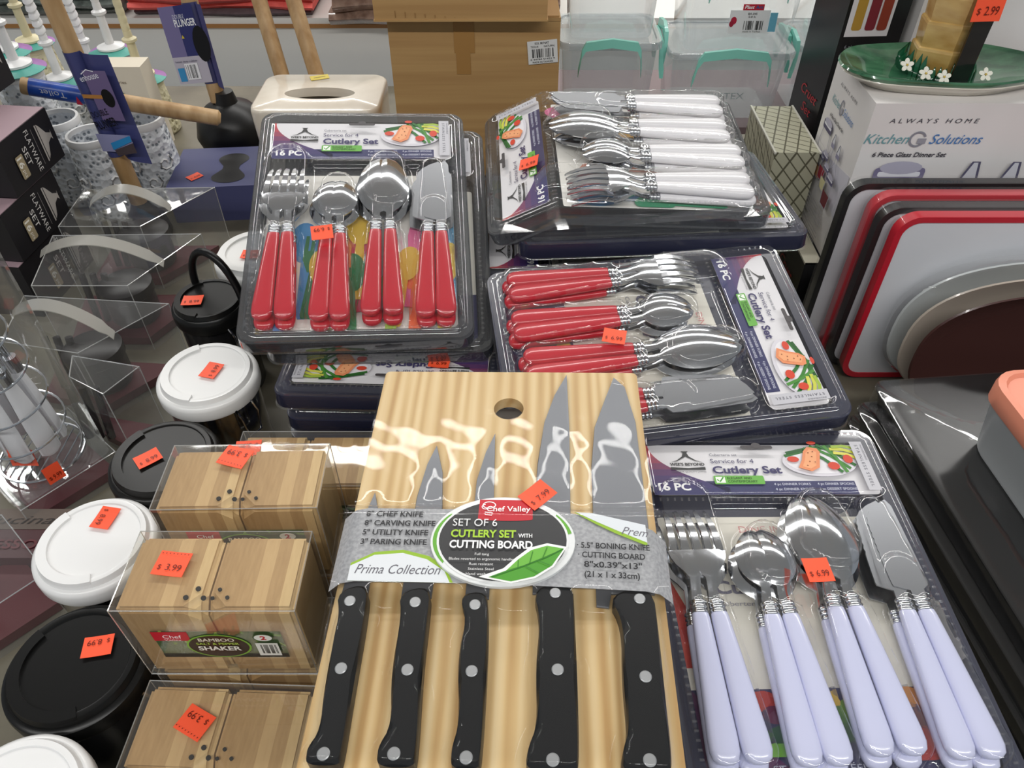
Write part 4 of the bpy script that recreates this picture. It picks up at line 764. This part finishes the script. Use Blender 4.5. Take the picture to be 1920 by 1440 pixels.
for x, y, z in ((-.047, -.018, .020), (-.031, -.032, .017), (-.015, -.040, .017), (.029, -.034, .018)):
    b = MB(); X = XF((x, y, z), rx=50)
    for k in range(5): a = 2*math.pi*k/5+.3; b.prism(ell(.0042*math.cos(a), .0042*math.sin(a), .0032, .0024, 8, rot=math.degrees(a)), 0, .0012, X=X)
    f_ = b.build('flower', mat('white_glaze', 'ece9dc', .25, coat=.4), t); b = MB(); b.lathe([(.0013, 0), (.0010, .002)], None, 8, X=X); b.build('flower_eye', mat('yellow_glaze', 'c9a93a', .3), f_)
b = MB()
for k in range(22):
    a = math.pi*.75+k*math.pi*.98/21; r0 = .040; x, y = -.004+r0*math.cos(a), .004+r0*.93*math.sin(a); hh = random.uniform(.010, .026)
    b.loft([[(x-.003, y, .008), (x+.003, y, .008), (x, y-.003, .008)], [(x-.002+.003*math.cos(a), y, .008+hh*.6), (x+.002, y, .008+hh*.6), (x, y-.002, .008+hh*.6)], [(x*.99, y*.9, .008+hh), (x*.99+.0004, y*.9, .008+hh), (x*.99, y*.9+.0004, .008+hh)]])
b.build('grass_tufts', mat('dark_green_glaze', '1d5a3c', .15, coat=.6), t, .9)
# ================================================================== cutting boards with coloured rims
PE = mat('white_board_plastic', 'dcdee3', .35, coat=.1)
def cboard(label, x0, y, ztop, rim, z0=.004, w=.34, th=.010):
    t = thing('rimmed_cutting_board', label, 'cutting board', (x0, y, z0)); h = ztop-z0; X = Matrix.Rotation(math.pi/2, 4, 'X')
    b = MB(); o_ = rrect(.0035, w-.0035, .0035, h-.0035, .020); b.prism(o_, 0, th, X=X, inset=.001); b.build('panel', PE, t, .5)
    a = rrect(0, w, 0, h, .022, 6); c = rrect(.0065, w-.0065, .0065, h-.0065, .017, 6); b = MB()
    b.loft([[(x, y_, z) for x, y_ in P] for P, z in ((a, -.0012), (a, th+.0012), (c, th+.0012), (c, -.0012), (a, -.0012))], cap=(0, 0), X=X); b.build('rim', mat('rim_'+rim, rim, .3, coat=.2), t, .6)
    b = MB(); P_ = rrect(-.002, w+.002, -.001, h+.002, .022, 6); b.loft([[(x, y_, z) for x, y_ in P_] for z in (-.0025, th+.0025)], X=X); b.build('clear_wrap', FILM, t, .5)
    return t
cboard('white cutting board with black rim standing against the dinner set carton', .357, .742, .228, '1c1d1f')
cboard('white cutting board with thin red rim between the two black-rimmed ones', .378, .722, .226, 'c93a44')
cboard('white cutting board with black rim second from the foremost red one', .3815, .704, .222, '222224')
cboard('foremost white cutting board with red rim behind the wrapped platters', .3915, .682, .2245, 'c4142c')
# wrapped platters standing before the boards
for k, (c, nm, y, sc, dz) in enumerate((('cdd2d2', 'white oval platter standing in clear wrap before the red-rimmed board', .650, 1.0, 0), ('b9ada0', 'beige oval platter standing between the white and the brown one', .6315, .965, 0), ('4a2f2c', 'brown oval platter standing before the beige one', .6130, .93, 0))):
    t = thing('platter', nm, 'platter', (.590, y-.007, 0), R3(0, 0, -4)); sup = lambda a, rx, rz: (rx*math.copysign(abs(math.cos(a))**.8, math.cos(a)), rz*math.copysign(abs(math.sin(a))**.8, math.sin(a)))
    b = MB(); X = Matrix.Translation((0, 0, .097*sc)) @ Matrix.Rotation(math.pi/2, 4, 'X'); A = [2*math.pi*q/64 for q in range(64)]
    b.loft([[(*sup(a, .172*sc*s, .096*sc*s), z) for a in A] for s, z in ((.70, -.010), (.72, -.0115), (.97, .0), (1.0, .003), (.99, .0045), (.96, .003), (.74, -.008), (.02, -.008))], X=X); b.build('dish', mat('platter_'+c, c, .25, coat=.4), t, .9)
    if k == 0: b = MB(); b.loft([[(*sup(a, .176*sc*s, .0965*sc*s), z) for a in A] for s, z in ((.98, -.012), (1.0, .0), (.97, .006), (.5, .0065), (.02, .0065))], X=X); b.build('clear_wrap', clear('crinkled_wrap', 'fafafa', base=.05, haze=.03, rough=.05, bumps=.9, bscale=60), t, .9)
# ================================================================== black trays and the peach tub
TB = mat('black_tray_plastic', '0d0d0e', .22, spec=.4)
TL = ['top black tray of the wrapped stack carrying the peach-lidded tub', 'second black tray of the wrapped stack from the top', 'third black tray of the wrapped stack from the top', 'lowest black tray of the wrapped stack']
for k in range(4):
    z1 = .100-.0245*k; x0 = .383-[0, .010, .013, .020][k]; t = thing('black_tray', TL[k], 'tray', (x0+.17, .385+[0, -.004, .0, -.012][k], z1-.0235), R3(0, 0, 5.5+[0, 1, .5, 1.5][k]))
    b = MB(); o_ = lambda s, r=.015: rrect(-.17*s, .17*s, -.195*s, .195*s, r)
    b.loft([[(x, y_, z) for x, y_ in o_(s)] for s, z in ((.955, 0), (.975, .004), (.99, .019), (1.0, .0205), (1.0, .0228), (.985, .0235), (.95, .0232))]); b.build('tray_body', TB, t, .6)
    b = MB(); b.loft([[(x, y_, z) for x, y_ in o_(s)] for s, z in ((1.0, .0008), (1.008, .004), (1.008, .0226), (.996, .0242), (.5, .0244), (.02, .0244))], cap=(0, 1)); b.build('clear_wrap', clear('tray_wrap', 'f2f2f2', base=.05, haze=.015, rough=.06, bumps=.3, bscale=30), t, .6)
t = thing('food_tub', 'frosted tub with a peach lid standing on the black trays', 'food container', (.489, .425, .1012), R3(0, 0, 5))
b = MB(); b.loft([[(x*s, y_*s, z) for x, y_ in rrect(-.065, .065, -.075, .075, .025)] for s, z in ((.84, 0), (.87, .004), (.97, .060), (.99, .062))], cap=(1, 0)); b.build('body', mat('frosted_body', 'b9bdbf', .4, coat=.1), t, .7)
b = MB(); b.loft([[(x*s, y_*s, z) for x, y_ in rrect(-.065, .065, -.075, .075, .025)] for s, z in ((.985, .056), (1.01, .058), (1.015, .070), (1.0, .0765), (.93, .078), (.90, .0745), (.02, .0745))]); b.build('lid', mat('peach_plastic', 'f0987c', .4), t, .7)
# ================================================================== black flatware boxes
FB = mat('black_matte_card', '17161a', .5); PK = mat('pinkish_card', 'a58c94', .6)
for k, (lab, x, y0, y1, z0_, z1_) in enumerate((('black flatware set box at the top of the leaning pile', -.662, .885, 1.0, .226, .290), ('black flatware set box second in the pile, 16 piece print showing', -.604, .835, .945, .150, .2155), ('black flatware set box third in the pile beside the clear boxes', -.612, .80, .915, .080, .146), ('lowest black flatware set box on the table beside the clear boxes', -.615, .79, .92, 0, .078))):
    t = thing('flatware_box', lab, 'boxed set', (x, y0, z0_), R3(0, 0, -6)); boxbody(t, -.22, 0, 0, y1-y0, 0, z1_-z0_, FB); boxbody(t, -.22, -.0008, .001, y1-y0-.001, z1_-z0_, z1_-z0_+.0008, PK, 'top_panel')
    p = Print(Matrix(((0, 0, 1, .0006), (1, 0, 0, 0), (0, 1, 0, 0), (0, 0, 0, 1)))); L_ = y1-y0; h_ = z1_-z0_
    p.poly([(L_-.030, h_*.86), (L_-.026, h_*.80), (L_-.018, h_*.62), (L_-.010, h_*.56), (L_-.009, h_*.62), (L_-.009, h_*.42), (L_-.012, h_*.48), (L_-.020, h_*.42), (L_-.026, h_*.22), (L_-.030, h_*.16)], 'b9b4ae'); p.rect(L_-.034, L_-.0315, h_*.14, h_*.86, 'b9b4ae')
    p.rect(L_-.0425, L_-.0418, h_*.15, h_*.85, '8a8684'); p.text('FLATWARE', L_-.056, h_*.90, .0080, 'e2e0dc', w=h_*.80, rot=-90, sp=1.1); p.text('SET', L_-.070, h_*.68, .0080, 'e2e0dc', w=h_*.36, rot=-90); p.poly(rrect(L_-.088, L_-.074, h_*.18, h_*.62, .002), 'a89a7c'); p.text('16', L_-.086, h_*.58, .009, 'f2efe6', w=h_*.20, rot=-90, bold=.02); p.text('pcs', L_-.084, h_*.34, .005, 'f2efe6', w=h_*.14, rot=-90); p.build('printed_side', t)
# ================================================================== clear carry boxes with arched handles
MAR = mat('maroon_inside', '5a1f28', .5); DRK = mat('dark_inside', '221e1f', .35)
def pvc(label, pts, h, handle=None, contents=True, stick=None, jar=True):
    cx = sum(p_[0] for p_ in pts)/4; cy = sum(p_[1] for p_ in pts)/4; t = thing('clear_carry_box', label, 'clear box', (cx, cy, 0)); P = [(x-cx, y-cy) for x, y in pts]
    b = MB(); b.loft([[(x, y, .0003) for x, y in P], [(x, y, h) for x, y in P]], cap=(1, 1)); b.build('clear_walls', CLEARBOX, t)
    b = MB()
    for i in range(4):
        a, c = P[i], P[(i+1) % 4]; b.tube([(*a, h), (*c, h)], .0006, seg=5); b.tube([(*a, 0), (*a, h)], .0006, seg=5)
    b.build('box_creases', clear('crease_bright', 'dfe2e2', base=.3, haze=.3, rough=.1), t)
    if contents:
        b = MB(); b.prism([(x*.86, y*.82) for x, y in P], .001, .012); b.build('maroon_tray', MAR, t)
        if jar: b = MB(); r = .030; b.lathe([(r*.9, .0125), (r, .018), (r, h*.5), (r*1.08, h*.52), (r*1.08, h*.64), (r*.9, h*.67)], None, 28, X=Matrix.Translation((.012, 0, 0))); b.build('packed_jar', DRK, t, .6)
        for q in range(3): b = MB(); b.tube([(-.035+.012*q, -.01, .013), (-.04+.014*q, .005, h*.75)], .0042, seg=8); b.build('dark_handle', DRK, t, 1)
    if handle:
        (ax, ay), (bx, by), top = handle; b = MB(); A = Vector((ax-cx, ay-cy, h)); B = Vector((bx-cx, by-cy, h)); n_ = 20; rings = []
        for i in range(n_+1):
            u = i/n_; c_ = A.lerp(B, u)+Vector((0, 0, top*math.sin(math.pi*u)**.8)); w_ = .0068*(1 if .05 < u < .95 else .6)
            rings.append([c_+Vector((0, -w_, -.0006)), c_+Vector((0, w_, .0006+.004)), c_+Vector((0, w_, .0014+.004)), c_+Vector((0, -w_, .0006))])
        b.loft(rings); b.build('arched_handle', clear('handle_plastic', 'd9dad6', base=.12, haze=.34, rough=.2, hazecol='e6e2da'), t, .8)
    if stick: sticker(t, XF((stick[0], stick[1], .055), stick[2], rx=20), '5.99', .022, .017)
    return t
pvc('clear carry box with arched handle, next to the navy hourglass box', [(-.585, .943), (-.409, .948), (-.477, .850), (-.582, .850)], .10, ((-.560, .900), (-.450, .890), .026), stick=(.01, .0, 10))
pvc('clear carry box with arched handle, between two others of its kind', [(-.580, .829), (-.394, .833), (-.448, .724), (-.560, .724)], .10, ((-.575, .785), (-.418, .765), .026), stick=(-.01, .0, -8))
pvc('clear carry box with arched handle, beside the loop-handled black jar', [(-.560, .705), (-.389, .690), (-.458, .606), (-.548, .625)], .10, ((-.555, .668), (-.428, .632), .026), stick=(.02, .0, -30))
pvc('small clear carry box beside the white-lidded canister and the tall clear box', [(-.462, .602), (-.386, .585), (-.408, .545), (-.452, .570)], .10, None, True, None, False)
def rotsq(cx, cy, s, a): return [(cx+s*math.sqrt(.5)*math.cos(math.radians(a+90*k)), cy+s*math.sqrt(.5)*math.sin(math.radians(a+90*k))) for k in range(4)]
pvc('low clear box carrying the tall clear box of the wire flatware stand', rotsq(-.479, .517, .098, 5), .038, None, True, None, False)
pvc('clear box beside the white-lidded canister at the table side', rotsq(-.468, .362, .092, 3), .060, None, True, None, False)
# tall clear box with wire flatware stand
t = thing('flatware_stand_box', 'tall clear box holding a chrome wire stand with white-handled flatware', 'flatware stand', (-.479, .517, .0386))
sq = rotsq(0, 0, .093, 5); b = MB(); b.loft([[(x, y, z) for x, y in rrect(-.047, .047, -.047, .047, .008, 3)] for z in (.0003, .30)], cap=(1, 1), X=Matrix.Rotation(math.radians(50), 4, 'Z')); b.build('clear_walls', CLEARBOX, t, .5)
b = MB(); tw = []
for i in range(150): u = i/149; a = u*math.pi*2*5.2; r = .040-.012*u; tw.append((r*math.cos(a), r*math.sin(a), .012+.19*u))
b.tube(tw, .0012, seg=6); b.build('wire_spiral', CHROME, t, 1)
b = MB(); b.tube([(.040*math.cos(a), .040*math.sin(a), .006) for a in np.linspace(0, 2*math.pi, 40)], .0014, seg=6)
for k in range(9): x = -.036+.009*k; l = math.sqrt(max(0, .040**2-x*x)); b.tube([(x, -l, .006), (x, l, .006)], .0007, seg=5)
b.build('wire_base', CHROME, t, 1)
b = MB(); b.tube([(0, 0, .006), (0, 0, .27)], .0022, seg=8); b.build('centre_rod', CHROME, t, 1)
for k in range(6):
    a = math.radians(-150+60*k); x, y = .020*math.cos(a), .020*math.sin(a); hb = MB()
    hb.loft([[(x*g+w_*math.cos(q)*-math.sin(a)+th_*math.sin(q)*math.cos(a), y*g+w_*math.cos(q)*math.cos(a)+th_*math.sin(q)*math.sin(a), z) for q in [2*math.pi*j/12 for j in range(12)]] for z, w_, th_, g in ((.020, .006, .003, 1.25), (.024, .0105, .0045, 1.25), (.060, .0100, .0045, 1.15), (.100, .0070, .0038, 1.0), (.112, .0055, .0034, .95))])
    hd = hb.build('hanging_handle', mat('white_handle', 'e6e6ea', .35), t, .8)
    b = MB(); b.tube([(x*.95, y*.95, .112), (x*.92, y*.92, .128)], .0062, seg=12); b.build('ferrule', CHROME, hd, .8)
    b = MB(); b.tube([(x*.9, y*.9, .128), (x*.8, y*.8, .17), (x*.8, y*.8, .205)], [.003, .0022, .006], seg=8); b.build('neck', CHROME, hd, 1)
sticker(t, Matrix.Translation((.035, -.041, .022)) @ Matrix.Rotation(math.radians(50), 4, 'Z') @ Matrix.Rotation(math.radians(90), 4, 'X'), '9.99', .016, .022)
sticker(t, Matrix.Translation((-.004, -.0215, .022)) @ Matrix.Rotation(math.radians(80), 4, 'X'), '9.99', .026, .020)
t = thing('maroon_box', 'flat maroon box with script lettering between the clear boxes', 'box', (-.50, .432, 0)); boxbody(t, -.09, .075, -.028, .028, 0, .024, mat('maroon_card', '4a1a22', .4)); boxbody(t, -.09, .075, .004, .0281, .024, .0245, mat('taupe_card', '6e625a', .5), 'taupe_band')
p = Print(Matrix.Translation((0, 0, .0247))); p.text('Cucina', -.02, .010, .010, '3a3432', w=.075, shear=.4); p.text('ESPRESSO', -.03, -.018, .010, '6a2c34', w=.08, bold=.02); p.build('lettering', t)
# ================================================================== toilet brushes
WL = mat('white_lattice', 'd9dde2', .35, nodes=lattice('dfe3e8', '7d858e')); CL = mat('cream_lattice', 'd8cfa8', .4, nodes=lattice('dcd4b0', '8a8058')); CRM = mat('cream_plastic', 'dcd2ac', .4)
PUR, TEA = mat('purple_card', '9a64a8', .4), mat('teal_card', '4aa295', .4)
def holder(t, m, rim, h, r):
    b = MB(); b.lathe([(r*1.02, 0), (r*1.12, .004), (r*1.10, .02), (r*1.0, h*.6), (r*.9, h-.006), (r*.80, h), (r*.78, h-.004), (r*.80, .01)], m, 36, cap=(1, 1)); o = b.build('holder', m, t, .9)
    b = MB(); b.lathe([(r*.92, h-.008), (r*.95, h-.003), (r*.90, h+.002), (r*.80, h+.002), (r*.78, h-.004)], None, 36, cap=(0, 0)); b.build('rim', rim, t, .9)
    if r > .03:
        for q in range(5):   # raised scroll ornaments
            a = math.radians(-150+36*q); c_ = Vector((math.cos(a), math.sin(a), 0))*r*1.05; tg = Vector((-math.sin(a), math.cos(a), 0)); b = MB()
            b.tube([c_+tg*(.004+.0011*k)*math.cos(k*.9)+Vector((0, 0, h*(.35+.2*(q % 2))+(.004+.0011*k)*math.sin(k*.9))) for k in range(9)], .0018, seg=6); b.build('scroll', rim, t, 1)
def brush(label, px, py, zt, cream=False, spiral=True, card=True, r=.035):
    P = atz(px, py, zt); t = thing('toilet_brush', label, 'toilet brush', (P[0], P[1], 0)); m, rm = (CL, CRM) if cream else (WL, WHITEP)
    holder(t, m, rm, zt-.008, r)
    if card:
        for q, cm in ((0, PUR), (math.pi, TEA)):
            b = MB(); A = np.linspace(q+.2, q+math.pi+.2, 16); b.loft([[(g*r*math.cos(a), g*r*math.sin(a), z) for g, z in ((.60, zt), (1.14, zt-.006), (1.14, zt-.0052), (.60, zt+.0008))] for a in A]); b.build('ring_card', cm, t)
    b = MB(); b.lathe([(r*.66, zt+.001), (r*.66, zt+.004), (r*.4, zt+.007), (.007, zt+.009)], None, 28); b.build('splash_disc', rm, t, .9)
    b = MB(); b.lathe([(.0075, zt+.008), (.007, zt+.055), (.012, zt+.058), (.012, zt+.062), (.007, zt+.065), (.0065, zt+.075)], None, 16); rod = b.build('rod', rm, t, .7)
    b = MB(); prof = []
    z = zt+.075
    while z < zt+.33:
        prof += [(.0060, z), (.0088 if spiral else .0068, z+.004), (.0080 if spiral else .0066, z+.009), (.0060, z+.0115)]; z += .012
    X = Matrix(((1, 0, .0, 0), (0, 1, 0, 0), (0, 0, 1, 0), (0, 0, 0, 1))); b.lathe(prof, None, 14); o = b.build('handle', rm, t, .7)
    if spiral:
        for v in o.data.vertices: v.co.z += .0035*math.sin(math.atan2(v.co.y, v.co.x))
brush('cream toilet brush beside the navy hourglass box', 265, 141, .10, True, False)
brush('white plain-rod toilet brush behind the cream one', 209, 90, .125, False, False)
brush('white twisted-handle toilet brush behind the labelled wooden plunger', 178, 138, .06)
brush('white twisted-handle toilet brush above the blue-labelled stick', 112, 146, .09)
brush('cream toilet brush at the back of the brush row', 56, 76, .125, True)
brush('white twisted-handle toilet brush behind the flatware boxes', 6, 92, .18)
brush('white toilet brush between the cream and twisted ones, purple card', 30, 122, .19, False, False)
for lab, px, py in (('white lattice brush holder without a brush, next to the flatware boxes', 103, 222), ('white lattice brush holder without a brush, behind the wooden plunger handle', 168, 252), ('white lattice brush holder without a brush, next to the navy box', 262, 222)):
    P = atz(px, py, .13); t = thing('brush_holder', lab, 'brush holder', (P[0], P[1], 0)); holder(t, WL, WHITEP, .13, .036)
t = thing('toilet_brush_carton', 'cream product carton with a green round emblem between the brush holders', 'box', (-.652, 1.262, 0)); boxbody(t, -.05, .05, -.012, .03, 0, .145, mat('cream_card', 'ddd3c0', .6)); p = Print(XF((0, -.0128, .09), rx=90)); p.ring(0, 0, .016, .016, .0015, '6a8a5a'); p.poly(ell(0, 0, .010, .009, 16), '7fae62'); p.text('R', -.004, -.004, .008, 'e9efe2', w=.008, bold=.03); p.text('home series', 0, .028, .005, '8a7a6a', w=.04, al=.5); p.build('emblem_print', t)
# ================================================================== plungers and wooden sticks
STICK = mat('pale_wood_stick', 'b8966a', .55, nodes=noisecol('a9865a', 'c6a67c', (60, 60, 12), 4)); RUB = mat('black_rubber', '141415', .38, spec=.4)
def stick(t, A, B, r, name='wooden_handle'):
    b = MB(); A, B = Vector(A), Vector(B); d = (B-A).normalized(); b.tube([A, A+d*.002, B-d*.004, B], [r*.9, r, r, r*.6], seg=20); return b.build(name, STICK, t, .6)
# leaning plunger with wrap label
Bm = Vector((-.540, .985, .045)); Tp = Vector(aty(95, 0, .992)); d_ = (Tp-Bm).normalized(); t = thing('plunger', 'leaning wooden-handled plunger with a navy wrap label', 'plunger', (Bm.x, Bm.y, 0))
stick(t, (0, 0, .045), (Tp-Bm)*1.8+Vector((0, 0, .045)), .0115); b = MB(); b.lathe([(.030, 0), (.032, .006), (.028, .03), (.016, .045), (.012, .056)], None, 32); b.build('rubber_cup', RUB, t, .8)
def wraplabel(t, org, d, r, L0, L1, flagw, art, name='wrap_label', base='3c4070'):
    """card wrapped round a stick with a flag of card standing off to the side"""
    q = d.to_track_quat('Z', 'Y').to_matrix().to_4x4(); side = Vector((1, -.25, 0)); side = (side-d*side.dot(d)).normalized(); nrm = side.cross(d).normalized()
    if nrm.y > 0: nrm = -nrm
    X = Matrix((( side.x, d.x, nrm.x, org[0]), (side.y, d.y, nrm.y, org[1]), (side.z, d.z, nrm.z, org[2]), (0, 0, 0, 1)))
    b = MB(); b.X = X; n_ = 14; rings = []
    for v in (L0, L1): rings.append([((r+.0008)*math.sin(a), v, (r+.0008)*math.cos(a)) for a in np.linspace(-math.pi, math.pi*.45, n_)]+[(r*.9+flagw*k/4, v-.012*(k/4)*(1 if v == L0 else .4), .004+.004*math.sin(k)) for k in range(1, 5)])
    b.loft(rings, closed=False, cap=(0, 0)); o = b.build(name, mat('label_'+base, base, .35), t, .8)
    p = Print(X @ Matrix.Translation((0, 0, r+.0022))); art(p); p.build('label_print', o); return o
def art1(p):
    p.rect(-.009, .045, -.075, -.050, '8e8fb4'); p.rect(.013, .048, -.030, .035, '6d5f86'); p.text('enhouse', .006, .020, .008, 'e6e6ee', w=.030, rot=12); p.line([(.010, .030), (.020, .036), (.030, .034)], .0012, 'e6e6ee'); p.poly(ell(.036, .000, .009, .012, 16), '161618'); p.rect(-.002, .028, -.001, .004, 'b07a40'); p.text('DOUBLE', .0, -.028, .008, '1b1b22', w=.028, rot=14); p.text('PLUNGER', .0, -.044, .011, '15151a', w=.036, rot=14, bold=.02); p.poly([(.010, -.062), (.045, -.050), (.045, -.058), (.010, -.072)], '2f86c0'); p.poly([(.012, -.072), (.046, -.060), (.046, -.074), (.014, -.080)], '4a4044')
wraplabel(t, Vector((0, 0, .045))+d_*.17, d_, .0115, -.085, .055, .040, art1)
# double plunger with card, standing
Q = Vector((*atz(436, 235, .06)[:2], 0)); t = thing('plunger', 'black double-cup plunger with a navy product card, beside the tissue box cover', 'plunger', Q)
Tq = Vector(aty(355, 0, Q.y+.035))-Q; b = MB(); b.lathe([(.046, 0), (.052, .004), (.054, .018), (.050, .026), (.055, .032), (.060, .048), (.054, .074), (.038, .092), (.018, .100), (.014, .118)], None, 40); b.build('rubber_cup', RUB, t, .8)
Bq = Vector((-.012, 0, .100)); dq = (Tq-Bq).normalized(); stick(t, Bq, Bq+dq*.5, .0125)
def art2(p):
    p.rect(-.050, .010, -.052, .060, '34376c'); p.rect(-.050, -.022, -.052, .060, '77709a'); p.rect(-.050, .010, -.052, -.012, 'b9b4c0'); p.text('DOUBLE', -.028, .042, .006, 'd5d6e4', w=.020); p.text('PLUNGER', -.028, .031, .010, 'f0f0f4', w=.038, bold=.02); p.poly([(-.022, .014), (-.017, .014), (-.0195, .019)], 'd9c43a'); p.poly(ell(.010, .004, .014, .026, 18), '141416'); p.rect(-.046, -.034, -.048, -.028, '3a8cc0'); p.rect(-.032, -.008, -.046, -.022, 'e9e9ec'); p.barcode(-.030, -.010, -.044, -.024, 20); p.text('heavy duty rubber', -.046, -.020, .003, '55556a', w=.04)
wraplabel(t, Bq+dq*.085, dq, .0125, -.055, .062, .006, art2, 'product_card', '3a3c6a')
# stick with a blue label lying across
A_ = Vector(aty(40, 160, 1.05)); B_ = Vector(aty(414, 222, 1.10)); t = thing('plunger_stick', 'wooden stick with a blue label lying across the brush holders', 'plunger', A_); d3 = (B_-A_).normalized()
stick(t, (0, 0, 0), B_-A_, .0115); b = MB(); b.tube([d3*.010, d3*.095], .0120, seg=20); o = b.build('blue_label', mat('blue_label', '1f3f94', .3, nodes=noisecol('16307c', '2a56b4', (30, 30, 30))), t, .8)
p = Print(Matrix(((d3.x, 0, 0, d3.x*.02), (d3.y, 0, -1, d3.y*.02-.0126), (d3.z, 1, 0, d3.z*.02), (0, 0, 0, 1)))); p.text('Toilet', .040, .006, .008, 'c9ccd8', w=.032, rot=180); p.poly([(.050, -.008), (.058, -.008), (.053, .004)], 'c2304a'); p.build('label_print', o)
# two bare sticks behind the tissue box cover
for lab, x0_, x1_, st_ in (('bare wooden plunger stick behind the tissue box cover', 525, 483, False), ('bare wooden stick with an orange sticker behind the tissue box cover', 590, 547, True)):
    A_ = Vector(aty(x0_, 130, 1.27)); B_ = Vector(aty(x1_, -10, 1.33)); t = thing('plunger_stick', lab, 'plunger', (A_.x, A_.y-.01, 0)); dd = (B_-A_).normalized(); base = Vector((0, .01, A_.z)); lo = base-dd*((A_.z-.05)/dd.z)
    stick(t, lo, base+(B_-A_)*1.9, .0125); b = MB(); b.lathe([(.040, 0), (.042, .006), (.034, .03), (.016, .045), (.012, .056)], None, 28, X=Matrix.Translation((lo.x, lo.y, 0))); b.build('rubber_cup', RUB, t, .8)
    if st_: sticker(t, Matrix.Translation(base+dd*.13+Vector((-.004, -.0135, 0))) @ Euler((math.radians(85), 0, math.radians(-8))).to_matrix().to_4x4() @ Matrix.Rotation(math.radians(90), 4, 'Z'), '4.99', .024, .010)
